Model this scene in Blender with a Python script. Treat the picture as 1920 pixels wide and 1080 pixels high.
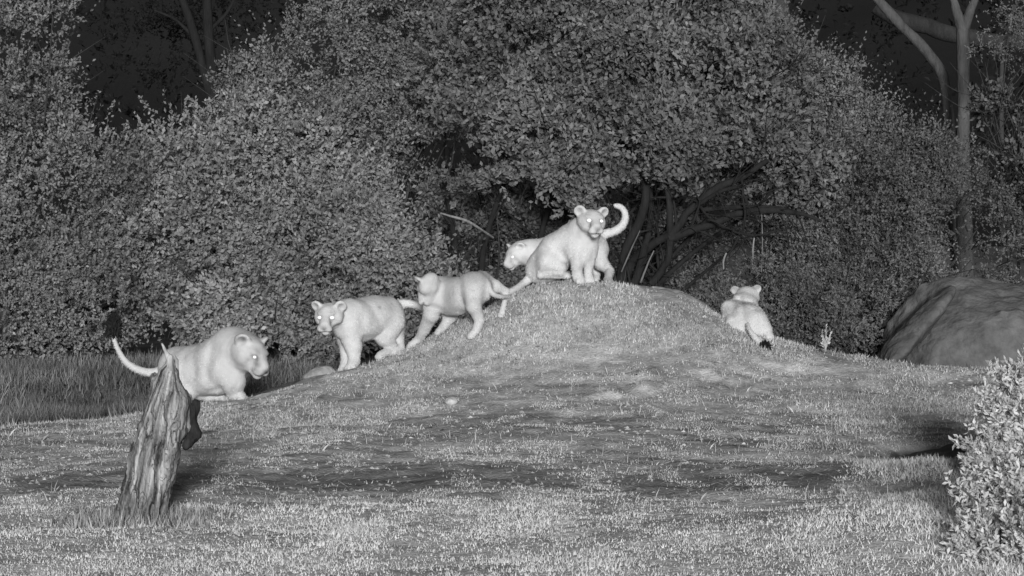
import bpy, math
import numpy as np
from mathutils import Matrix, Vector

R = math.radians
scene = bpy.context.scene
for o in list(bpy.data.objects):
    bpy.data.objects.remove(o, do_unlink=True)

# ------------------------------------------------------------------ camera
FPX, HCAM, HORIZON = 4600.0, 2.5, 277.0           # focal length in photo pixels, eye height, horizon row
PITCH = math.atan((540 - HORIZON) / FPX)
cam_d = bpy.data.cameras.new("camera")
cam_d.sensor_width = 36.0
cam_d.lens = 36.0 * FPX / 1920.0
cam_d.clip_start, cam_d.clip_end = 0.1, 2000.0
cam = bpy.data.objects.new("camera", cam_d)
cam.location = (0, 0, HCAM)
cam.rotation_euler = (math.pi / 2 - PITCH, 0, 0)
scene.collection.objects.link(cam)
scene.camera = cam

# ------------------------------------------------------------------ night sky and the one light
SUN_EL, SUN_AZ = 11.0, 2.5
world = bpy.data.worlds.new("World")
scene.world = world
world.use_nodes = True
wn = world.node_tree.nodes
wn.clear()
sky = wn.new("ShaderNodeTexSky")
sky.sky_type = 'NISHITA'
sky.sun_disc = False
sky.sun_elevation = R(SUN_EL)
sky.sun_rotation = R(180 - SUN_AZ)
bw = wn.new("ShaderNodeRGBToBW")
bg = wn.new("ShaderNodeBackground")
bg.inputs["Strength"].default_value = 0.042
wo = wn.new("ShaderNodeOutputWorld")
world.node_tree.links.new(sky.outputs[0], bw.inputs[0])
world.node_tree.links.new(bw.outputs[0], bg.inputs["Color"])
world.node_tree.links.new(bg.outputs[0], wo.inputs[0])
sun_d = bpy.data.lights.new("sun", 'SUN')
sun_d.energy = 3.9
sun_d.angle = R(10.0)
sun_d.color = (1, 1, 1)
sun = bpy.data.objects.new("sun", sun_d)
sun.rotation_euler = (R(90 - SUN_EL), 0, R(SUN_AZ))
sun.location = (3, -10, 14)
scene.collection.objects.link(sun)
scene.view_settings.view_transform = 'Standard'
scene.view_settings.look = 'None'
scene.view_settings.gamma = 1.0
scene.view_settings.exposure = 0.0
scene.cycles.max_bounces = 5
scene.cycles.diffuse_bounces = 3

C = scene.collection
rng = np.random.default_rng(7)


def at(px, py, Y):
    """World point seen at photo pixel (px, py) at distance Y down the view."""
    u, v = (px - 960.0) / FPX, (540.0 - py) / FPX
    ca, sa = math.cos(PITCH), math.sin(PITCH)
    dy, dz = ca + v * sa, -sa + v * ca
    t = Y / dy
    return np.array([u * t, Y, HCAM + dz * t])


# ------------------------------------------------------------------ helpers
def tag(o, label=None, cat=None, group=None, kind=None):
    if label: o["label"] = label
    if cat: o["category"] = cat
    if group: o["group"] = group
    if kind: o["kind"] = kind
    return o


def empty(name, loc=(0, 0, 0)):
    o = bpy.data.objects.new(name, None)
    o.empty_display_size = 0.2
    o.location = tuple(loc)
    C.objects.link(o)
    return o


def mesh_obj(name, verts, faces, mat, parent=None, col=None, smooth=False, origin=None):
    """verts (n,3) world coordinates; faces (m,k) of one size; col per-vertex grey -> attribute 'Col'."""
    verts = np.asarray(verts, dtype=np.float64)
    org = np.zeros(3)
    if parent is not None:
        org = np.array(parent.location)
        p = parent
        while p.parent is not None:
            p = p.parent
            org = org + np.array(p.location)
    elif origin is not None:
        org = np.asarray(origin, float)
    v = (verts - org).astype(np.float32)
    faces = np.asarray(faces, dtype=np.int32)
    m, k = faces.shape
    me = bpy.data.meshes.new(name)
    me.vertices.add(len(v))
    me.vertices.foreach_set("co", v.ravel())
    me.loops.add(m * k)
    me.loops.foreach_set("vertex_index", faces.ravel())
    me.polygons.add(m)
    me.polygons.foreach_set("loop_start", np.arange(0, m * k, k, dtype=np.int32))
    me.polygons.foreach_set("use_smooth", np.full(m, smooth, dtype=bool))
    me.update(calc_edges=True)
    me.validate()
    if col is not None:
        a = me.attributes.new("Col", 'FLOAT_COLOR', 'POINT')
        c = np.ones((len(v), 4), np.float32)
        c[:, :3] = np.asarray(col, np.float32).reshape(-1, 1)
        a.data.foreach_set("color", c.ravel())
    me.materials.append(mat)
    o = bpy.data.objects.new(name, me)
    C.objects.link(o)
    if parent is not None:
        o.parent = parent
    elif origin is not None:
        o.location = tuple(origin)
    return o


def _hash(*ix, seed=0):
    h = np.full(np.shape(ix[0]), seed * 374761393 + 2166136261, dtype=np.uint64)
    for k, i in enumerate(ix):
        h = (h ^ (i.astype(np.int64).astype(np.uint64) * np.uint64([73856093, 19349663, 83492791][k])))
        h = (h * np.uint64(1099511628211)) & np.uint64(0xFFFFFFFFFFFF)
        h ^= h >> np.uint64(17)
    h = (h * np.uint64(2654435761)) & np.uint64(0xFFFFFFFFFFFF)
    h ^= h >> np.uint64(21)
    return (h & np.uint64(0xFFFFF)).astype(np.float64) / 0xFFFFF


def vnoise2(x, y, seed=0):
    xi, yi = np.floor(x), np.floor(y)
    fx, fy = x - xi, y - yi
    fx, fy = fx * fx * (3 - 2 * fx), fy * fy * (3 - 2 * fy)
    a = _hash(xi, yi, seed=seed); b = _hash(xi + 1, yi, seed=seed)
    c = _hash(xi, yi + 1, seed=seed); d = _hash(xi + 1, yi + 1, seed=seed)
    return (a * (1 - fx) + b * fx) * (1 - fy) + (c * (1 - fx) + d * fx) * fy


def fbm2(x, y, oct=4, seed=0):
    s, a, t = 0, 1.0, 0
    for i in range(oct):
        s = s + a * vnoise2(x * 2 ** i + 17.3 * i, y * 2 ** i - 9.1 * i, seed + i)
        t += a; a *= 0.5
    return s / t


def vnoise3(x, y, z, seed=0):
    xi, yi, zi = np.floor(x), np.floor(y), np.floor(z)
    f = [x - xi, y - yi, z - zi]
    f = [q * q * (3 - 2 * q) for q in f]
    out = 0
    for i in (0, 1):
        for j in (0, 1):
            for k in (0, 1):
                w = (f[0] if i else 1 - f[0]) * (f[1] if j else 1 - f[1]) * (f[2] if k else 1 - f[2])
                out = out + w * _hash(xi + i, yi + j, zi + k, seed=seed)
    return out


def fbm3(x, y, z, oct=3, seed=0):
    s, a, t = 0, 1.0, 0
    for i in range(oct):
        s = s + a * vnoise3(x * 2 ** i + 5.7 * i, y * 2 ** i + 3.1 * i, z * 2 ** i - 8.3 * i, seed + i)
        t += a; a *= 0.5
    return s / t


def sstep(a, b, x):
    t = np.clip((x - a) / (b - a), 0, 1)
    return t * t * (3 - 2 * t)


def norm(v):
    return v / np.maximum(np.linalg.norm(v, axis=-1, keepdims=True), 1e-9)


# ------------------------------------------------------------------ materials
def mat_attr(name, rough=0.9, noise_scale=0.0, noise_amt=0.0, bump=0.0, bump_scale=80.0, transl=0.0, stretch=None, spec=0.2):
    """Grey material: attribute 'Col' times a noise, with fine bump."""
    m = bpy.data.materials.new(name)
    m.use_nodes = True
    nt = m.node_tree
    N, L = nt.nodes, nt.links
    b = N["Principled BSDF"]
    b.inputs["Roughness"].default_value = rough
    b.inputs["Specular IOR Level"].default_value = spec
    a = N.new("ShaderNodeAttribute"); a.attribute_name = "Col"
    src = a.outputs["Color"]
    tc = N.new("ShaderNodeTexCoord")
    vec = tc.outputs["Object"]
    if stretch:
        mp = N.new("ShaderNodeMapping"); mp.inputs["Scale"].default_value = stretch
        L.new(vec, mp.inputs["Vector"]); vec = mp.outputs["Vector"]
    if noise_amt:
        n = N.new("ShaderNodeTexNoise"); n.inputs["Scale"].default_value = noise_scale
        n.inputs["Detail"].default_value = 6; n.inputs["Roughness"].default_value = 0.65
        L.new(vec, n.inputs["Vector"])
        mr = N.new("ShaderNodeMapRange")
        mr.inputs["From Min"].default_value = 0.25; mr.inputs["From Max"].default_value = 0.75
        mr.inputs["To Min"].default_value = 1 - noise_amt; mr.inputs["To Max"].default_value = 1 + noise_amt
        L.new(n.outputs["Fac"], mr.inputs["Value"])
        mx = N.new("ShaderNodeVectorMath"); mx.operation = 'SCALE'
        L.new(src, mx.inputs[0]); L.new(mr.outputs[0], mx.inputs["Scale"])
        src = mx.outputs[0]
    L.new(src, b.inputs["Base Color"])
    if bump:
        n2 = N.new("ShaderNodeTexNoise"); n2.inputs["Scale"].default_value = bump_scale
        n2.inputs["Detail"].default_value = 4
        L.new(vec, n2.inputs["Vector"])
        bp = N.new("ShaderNodeBump"); bp.inputs["Strength"].default_value = bump
        bp.inputs["Distance"].default_value = 0.02
        L.new(n2.outputs["Fac"], bp.inputs["Height"]); L.new(bp.outputs[0], b.inputs["Normal"])
    if transl:
        t = N.new("ShaderNodeBsdfTranslucent"); L.new(src, t.inputs["Color"])
        mix = N.new("ShaderNodeMixShader"); mix.inputs[0].default_value = transl
        out = N["Material Output"]
        L.new(b.outputs[0], mix.inputs[1]); L.new(t.outputs[0], mix.inputs[2]); L.new(mix.outputs[0], out.inputs[0])
    return m


M_SOIL = mat_attr("soil", 0.95, 14.0, 0.35, 0.7, 38.0)
M_BLADE = mat_attr("grass_blade", 0.8, transl=0.3)
M_LEAF = mat_attr("leaf", 0.7, transl=0.28)
M_BARK = mat_attr("bark", 0.95, 12.0, 0.5, 0.8, 40.0, stretch=(1, 1, 0.25))
M_WOOD = mat_attr("weathered_wood", 0.95, 26.0, 0.55, 0.7, 60.0, stretch=(1, 1, 0.12), spec=0.1)
M_FUR = mat_attr("fur", 0.95, 9.0, 0.13, 0.5, 110.0, stretch=(1, 1, 0.6), spec=0.1)
M_TUFT = mat_attr("tuft_hair", 0.9, spec=0.1)
M_EYE = mat_attr("eye_shine", 0.25, spec=0.6)
M_ROCK = mat_attr("rock", 0.95, 6.0, 0.45, 0.9, 22.0)

# ------------------------------------------------------------------ terrain
crest_px = np.array([-500, 0, 200, 275, 380, 450, 520, 600, 680, 760, 830, 900, 950, 980, 1003, 1030, 1070, 1110, 1150, 1240, 1310, 1350, 1440, 1500, 1600, 1700, 1800, 1860, 1920, 2300], float)
crest_py = np.array([820, 806, 790, 779, 760, 750, 728, 707, 692, 662, 622, 585, 556, 543, 534, 527, 525, 528, 536, 546, 570, 597, 633, 646, 665, 682, 691, 697, 702, 730], float)
crest_d = np.interp(crest_px, [-500, 0, 450, 700, 900, 1050, 1250, 1450, 1920, 2300], [22.6, 22.8, 23.5, 24.1, 24.6, 24.8, 24.7, 24.4, 23.8, 23.6])
_cp = np.array([at(a, b, c) for a, b, c in zip(crest_px, crest_py, crest_d)])
cx = np.linspace(_cp[0, 0], _cp[-1, 0], 700)
ck = np.exp(-0.5 * (np.arange(-25, 26) / 9.0) ** 2); ck /= ck.sum()


def _smooth(a):
    return np.convolve(np.pad(a, 25, mode='edge'), ck, mode='valid')


cz = _smooth(np.interp(cx, _cp[:, 0], _cp[:, 2]))
cy = _smooth(np.interp(cx, _cp[:, 0], _cp[:, 1]))
_pt = np.linspace(0, 1, 400)
_pf = np.interp(_pt, [0, .3, .457, .65, .76, .84, .90, .95, .98, 1], [0, .05, .10, .17, .27, .48, .70, .875, .955, 1])
_pf[:380] = np.convolve(np.pad(_pf, 12, mode='edge'), np.ones(25) / 25, mode='valid')[:380]


def ground_base(x, y):
    zc, yc = np.interp(x, cx, cz), np.interp(x, cx, cy)
    t = np.clip((y - 17.8) / (yc - 17.8), 0, 1)
    front = zc * np.interp(t, _pt, _pf)
    s = y - yc
    back = zc - 0.07 * s - (zc + 0.12) * sstep(0.75, 2.6, s)
    z = np.where(s <= 0, front, back)
    far = sstep(3, 4, s)
    z = z * (1 - far) + far * (-0.12)
    return z


# hollow and hummock at the right
HOL = [(1775, 20.0, 0.50, 0.50, -0.26), (1790, 17.35, 0.26, 0.30, -0.18)]
HUM = [(1745, 18.35, 0.55, 0.55, 0.13), (1700, 15.6, 1.0, 1.2, 0.14), (1830, 16.6, 0.5, 0.7, 0.10)]


def ground_z(x, y):
    x, y = np.asarray(x, float), np.asarray(y, float)
    z = ground_base(x, y)
    near = sstep(10, 13, y) * (1 - sstep(29, 33, y))
    domey = sstep(0.15, 0.8, z)
    rough = (fbm2(x * 1.3, y * 1.6, 4, 3) - .5) * 0.10 * (1 - .5 * domey)
    rough += (fbm2(x * 5, y * 8, 3, 11) - .5) * (0.045 + 0.03 * domey)
    # eroded ledges low on the dome
    led = np.exp(-((z - 0.30) / 0.10) ** 2) * sstep(0.3, 1.0, x) * (1 - sstep(2.2, 2.9, x)) * (y < 24.6)
    rough += led * (np.abs(fbm2(x * 3.2, y * 3.2, 3, 21) - .5) * 0.26)
    z = z + rough * near
    for (px, d, rx, ry, h) in HOL + HUM:
        X = (px - 960) / FPX * d
        q = ((x - X) / rx) ** 2 + ((y - d) / ry) ** 2
        z = z + h * np.exp(-q * q if h < 0 else -q)
    return z


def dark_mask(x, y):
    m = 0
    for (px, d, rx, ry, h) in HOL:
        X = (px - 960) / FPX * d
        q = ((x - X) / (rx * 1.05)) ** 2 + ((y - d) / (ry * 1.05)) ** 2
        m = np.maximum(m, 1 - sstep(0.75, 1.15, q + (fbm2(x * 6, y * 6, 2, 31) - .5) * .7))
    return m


def grass_mask(x, y):
    """0..1 cover of turf / dry grass over the ground in front of the crest."""
    n = fbm2(x * .9, y * 1.4, 4, 41)
    edge = 17.0 + 0.2 * np.sin(x * 1.1) + (fbm2(x * 1.3, y * 1.3, 4, 43) - .5) * 2.2 + 0.3 * sstep(1.0, 3.0, x)
    turf = 1 - sstep(-.5, .3, y - edge + (fbm2(x * 7, y * 7, 2, 45) - .5) * .8)
    z = ground_base(x, y)
    dome = sstep(.36, .62, z + (n - .5) * .5) * sstep(.30, .48, fbm2(x * 2.6, y * 2.6, 4, 49) + .05)
    right = sstep(1.8, 3.4, x) * sstep(18.6, 19.6, y) * sstep(.40, .60, fbm2(x * 1.6, y * 1.6, 4, 59)) * .55
    left = sstep(-.3, -1.2, x) * sstep(20.8, 22.0, y) * sstep(.42, .62, fbm2(x * 1.6, y * 2.2, 4, 61)) * .45
    hum = 0
    for (px, d, rx, ry, h) in HUM:
        X = (px - 960) / FPX * d
        hum = np.maximum(hum, np.exp(-((x - X) / rx) ** 2 - ((y - d) / ry) ** 2))
    m = np.maximum.reduce([turf, dome, right, left, sstep(.2, .6, hum)])
    return m * (1 - dark_mask(x, y))


def spaced(*segs):
    out = []
    for a, b, st in segs:
        out.append(np.arange(a, b, st))
    return np.concatenate(out + [[segs[-1][1]]])


gx = spaced((-90, -20, 7), (-20, -7, 1.0), (-7, -4.6, .2), (-4.6, 5.0, .05), (5.0, 7, .2), (7, 20, 1.0), (20, 90, 7))
gy = spaced((-12, 8, 1.5), (8, 12.8, .3), (12.8, 26.4, .045), (26.4, 34, .25), (34, 60, 2), (60, 140, 10))
GX, GY = np.meshgrid(gx, gy)
GZ = ground_z(GX.ravel(), GY.ravel())
nx, ny = len(gx), len(gy)
ii = (np.arange(ny - 1)[:, None] * nx + np.arange(nx - 1)[None, :]).ravel()
fx_, fy_ = GX.ravel(), GY.ravel()
n1 = fbm2(fx_ * 1.1, fy_ * 3.0, 4, 71)
n2 = fbm2(fx_ * 6, fy_ * 12, 3, 77)
gcol = 0.37 + (n1 - .5) * .42 + (n2 - .5) * .45
gm = grass_mask(fx_, fy_)
gcol = gcol * (1 - .35 * gm) + .50 * .35 * gm
gcol *= 1 - .22 * sstep(.3, .8, GZ)        # soil colour darker higher up the mound
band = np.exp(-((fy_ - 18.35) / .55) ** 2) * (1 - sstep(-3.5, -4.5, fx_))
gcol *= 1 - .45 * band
gcol *= 1 - .88 * dark_mask(fx_, fy_)  # shadow in the hollows painted into the soil colour
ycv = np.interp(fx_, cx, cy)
gcol = np.where(fy_ > ycv + .5, gcol * .35, gcol)      # ground colour darker beyond the crest
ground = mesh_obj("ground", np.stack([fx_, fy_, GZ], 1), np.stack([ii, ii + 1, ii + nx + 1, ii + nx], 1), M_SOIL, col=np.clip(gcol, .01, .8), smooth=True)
tag(ground, kind="structure")


# dark wooded hillside rising beyond the thicket
hx, hy = np.arange(-120, 121, 4.0), np.concatenate([np.arange(62, 110, 3.0), np.arange(110, 200, 15.0)])
HX, HY = np.meshgrid(hx, hy)
HZ = -.3 + 22 * sstep(62, 125, HY) + (fbm2(HX * .12, HY * .12, 3, 131) - .5) * 5 * sstep(62, 80, HY)
hn = len(hx)
hi_ = (np.arange(len(hy) - 1)[:, None] * hn + np.arange(hn - 1)[None, :]).ravel()
hill = mesh_obj("hillside", np.stack([HX.ravel(), HY.ravel(), HZ.ravel()], 1), np.stack([hi_, hi_ + 1, hi_ + hn + 1, hi_ + hn], 1), M_SOIL,
                col=np.clip(.013 + .012 * (fbm2(HX.ravel() * .5, HY.ravel() * .5, 3, 133) - .5), .004, .03), smooth=True)
tag(hill, kind="structure")


# ------------------------------------------------------------------ grass
def blades(name, x, y, h, w, lean, col, label, parent=None, sink=.01, lean_dir=None, tri=True):
    n = len(x)
    z = ground_z(x, y) - sink
    base = np.stack([x, y, z], 1)
    a = rng.uniform(0, 2 * np.pi, n)
    side = np.stack([np.cos(a), np.sin(a), np.zeros(n)], 1) * (w * .5)[:, None]
    b = rng.uniform(0, 2 * np.pi, n) if lean_dir is None else lean_dir
    ld = np.stack([np.cos(b), np.sin(b), np.zeros(n)], 1)
    tip = base + ld * (h * np.sin(lean))[:, None] + np.array([0, 0, 1]) * (h * np.cos(lean))[:, None]
    ml = np.where(lean > 1.1, lean * .97, lean * .7)
    mid = base + ld * (h * .5 * np.sin(ml))[:, None] + np.array([0, 0, 1]) * (h * .52 * np.cos(ml))[:, None]
    if tri:
        V = np.stack([base - side * 1.5, base + side * 1.5, tip], 1).reshape(-1, 3)
    else:
        V = np.stack([base - side, base + side, mid + side * .7, tip, mid - side * .7], 1).reshape(-1, 3)
    m = 3 if tri else 5
    o = mesh_obj(name, V, np.arange(n)[:, None] * m + np.arange(m)[None], M_BLADE, parent=parent, col=np.repeat(col, m))
    if parent is None:
        tag(o, label, "grass", kind="stuff")
    return o


def scatter(x0, x1, y0, y1, n, mask=None):
    x, y = rng.uniform(x0, x1, n), rng.uniform(y0, y1, n)
    # follow the view's widening: stay within a wedge
    k = np.abs(x) < (y * 0.2087 * 1.12 + .3)
    x, y = x[k], y[k]
    if mask is not None:
        k = rng.uniform(0, 1, len(x)) < mask(x, y)
        x, y = x[k], y[k]
    return x, y


def grey(n, mean, sd, lo=.05, hi=.8):
    return np.clip(rng.normal(mean, sd, n), lo, hi)


# near turf
x, y = scatter(-4.8, 4.8, 12.6, 18.8, 620000, lambda a, b: grass_mask(a, b) * (b < 18.7) * (.5 + .6 * sstep(.34, .58, fbm2(a * 3, b * 3, 3, 83))) * (1 - .85 * np.exp(-((a + 1.13) / .22) ** 2 - ((b - 14.15) / .3) ** 2)))
n = len(x)
cl = fbm2(x * 1.7, y * 1.1, 4, 87)
hm = 1 + .8 * sstep(2.2, 3.0, x)
blades("turf_grass", x, y, rng.uniform(.010, .038, n) * (.5 + 1.0 * cl) * hm, rng.uniform(.005, .012, n), np.abs(rng.normal(.9, .45, n)).clip(0, 1.45),
       np.clip(grey(n, .86, .20, .10, 1.0) * (.42 + .8 * cl + .45 * fbm2(x * 6, y * 6, 2, 89)), .05, .85), "pale short turf filling the foreground below the stump")
# dome grass and right-hand turf
x, y = scatter(-4.9, 5.4, 18.3, 25.4, 620000, lambda a, b: np.where(b < np.interp(a, cx, cy) + .25, grass_mask(a, b) ** 1.3, 0))
n = len(x)
cl = fbm2(x * 2.5, y * 2.5, 3, 93)
blades("dry_grass", x, y, rng.uniform(.02, .055, n) * (.6 + .8 * cl), rng.uniform(.006, .012, n), np.abs(rng.normal(.85, .4, n)).clip(0, 1.5),
       np.clip(grey(n, .50, .17) * (.50 + 1.0 * cl), .05, .8), "patchy dry grass covering the mound and its right flank")
# small pale clumps strewn over the bare slope
kx, ky = scatter(-4.9, 5.4, 17.2, 24.6, 3500, lambda a, b: np.where(b < np.interp(a, cx, cy), 1, 0) * (1 - dark_mask(a, b)) * (.10 + .9 * sstep(.42, .62, fbm2(a * 1.1, b * .9, 3, 95))) * (.25 + .75 * sstep(18.4, 20.2, b) + .6 * np.exp(-((b - 17.6) / .35) ** 2)))
kr = rng.gamma(1.3, .06, len(kx)) + .015
kn = np.clip((kr * rng.uniform(150, 480, len(kx))), 4, 150).astype(int)
kc = rng.normal(.54, .12, len(kx))
x = np.repeat(kx, kn) + rng.normal(0, 1, kn.sum()) * np.repeat(kr, kn) * 1.5
y = np.repeat(ky, kn) + rng.normal(0, 1, kn.sum()) * np.repeat(kr, kn)
n = len(x)
blades("grass_clumps", x, y, rng.uniform(.012, .042, n), rng.uniform(.005, .011, n), np.abs(rng.normal(.9, .4, n)).clip(0, 1.5),
       np.clip(np.repeat(kc, kn) * rng.normal(1, .22, n), .08, .8), "small pale grass clumps strewn over the bare slope")
# low patchy growth at every scale between bare soil
def lowmask(a, b):
    big_ = fbm2(a * .7, b * .7, 3, 113)
    f = fbm2(a * 3.2, b * 3.2, 5, 117)
    thr = .55 - .16 * (big_ - .35) + .09 * np.exp(-((b - 18.5) / .5) ** 2)
    return np.where(b < np.interp(a, cx, cy) + .1, sstep(thr - .02, thr + .05, f), 0) * (1 - dark_mask(a, b))


x, y = scatter(-4.9, 5.4, 16.8, 24.9, 620000, lowmask)
n = len(x)
blades("low_growth", x, y, rng.uniform(.010, .032, n), rng.uniform(.005, .011, n), np.abs(rng.normal(.75, .4, n)).clip(0, 1.4),
       np.clip(rng.normal(.64, .16, n) * (.6 + .8 * fbm2(x * 5, y * 5, 2, 119)), .1, .85), "pale low growth in streaks and patches across the slope")
# fine straw
x, y = scatter(-4.9, 5.4, 17.2, 24.8, 40000, lambda a, b: np.where(b < np.interp(a, cx, cy), .3 + .7 * sstep(.45, .7, fbm2(a * 1.5, b * 1.5, 3, 97)), 0) * (1 - dark_mask(a, b)))
n = len(x)
blades("lying_straw", x, y, rng.uniform(.03, .09, n), rng.uniform(.003, .006, n), rng.uniform(1.15, 1.5, n),
       grey(n, .42, .16), "fine pale straw lying on the bare soil of the slope", sink=-.003,
       lean_dir=np.where(rng.uniform(0, 1, n) < .5, 0, np.pi) + rng.normal(0, .7, n))
# clods and pebbles
x, y = scatter(-4.9, 5.4, 15.5, 24.9, 9000, lambda a, b: np.where(b < np.interp(a, cx, cy), .25 + .75 * sstep(.5, .65, fbm2(a * 1.4, b * 1.4, 3, 121)), 0))
n = len(x)
oct_ = np.array([[1, 0, 0], [0, 1, 0], [-1, 0, 0], [0, -1, 0], [0, 0, 1], [0, 0, -1]], float)
sz = np.clip(rng.gamma(1.6, .006, n) + .004, 0, .018)
PV = oct_[None] * sz[:, None, None] * rng.uniform(.6, 1.4, (n, 6, 1)) * np.array([1.3, 1.1, .7]) + rng.normal(0, .15, (n, 6, 3)) * sz[:, None, None]
PV = PV + np.stack([x, y, ground_z(x, y)], 1)[:, None]
PF = np.arange(n)[:, None, None] * 6 + np.array([[0, 1, 4], [1, 2, 4], [2, 3, 4], [3, 0, 4], [1, 0, 5], [2, 1, 5], [3, 2, 5], [0, 3, 5]])[None]
clods = mesh_obj("soil_clods", PV.reshape(-1, 3), PF.reshape(-1, 3), M_SOIL, col=np.repeat(grey(n, .34, .12), 6))
tag(clods, "small clods and pebbles scattered over the bare slope", "clods", kind="stuff")
# taller sprigs
x, y = scatter(-4.9, 5.4, 15.5, 24.9, 4200, lambda a, b: np.where(b < np.interp(a, cx, cy), .9, 0) * sstep(.45, .62, fbm2(a * 1.2, b * 1.2, 3, 101)) * (1 - dark_mask(a, b)))
n = len(x)
blades("tall_sprigs", x, y, rng.uniform(.05, .12, n), rng.uniform(.004, .008, n), np.abs(rng.normal(.5, .3, n)), grey(n, .52, .14), "scattered taller grass sprigs standing out of the slope", tri=False)
# long dark grass beyond the slope, at the left
x, y = scatter(-7.5, -1.2, 22.9, 30, 60000, lambda a, b: np.where(b > np.interp(a, cx, cy) + .15 + 1.5 * sstep(-3.75, -3.2, a), 1, 0) * (.35 + .65 * sstep(.35, .6, fbm2(a, b, 3, 103))))
n = len(x)
cl = fbm2(x * 1.2, y * 1.2, 3, 107)
blades("long_grass", x, y, rng.uniform(.07, .20, n) * (.5 + cl), rng.uniform(.008, .014, n), np.abs(rng.normal(.5, .3, n)), grey(n, .19, .07, .02) * (.35 + 1.3 * cl), "long dark grass behind the slope under the left thicket")
x, y = scatter(-1.4, 7.5, 25.6, 29, 26000, lambda a, b: np.where(b > np.interp(a, cx, cy) + .8, .8, 0))
n = len(x)
blades("undergrowth_grass", x, y, rng.uniform(.1, .3, n), rng.uniform(.008, .014, n), np.abs(rng.normal(.4, .3, n)), grey(n, .06, .025, .01), "sparse dark grass behind the mound under the shrubs")


# ------------------------------------------------------------------ signed-distance modelling
def rcone(a, b, ra, rb, k=.03):
    return ('cone', np.array(a, float), np.array(b, float), ra, rb, k)


def ell(c, r, basis=None, k=.03, op='u'):
    return ('ell', np.array(c, float), np.array(r, float), np.eye(3) if basis is None else np.array(basis, float), k, op)


def poly(c, planes, rad, k=.05):
    c = np.array(c, float)
    return ('poly', c, [(norm(np.array(n_, float)), o_) for n_, o_ in planes], rad, k)


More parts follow.
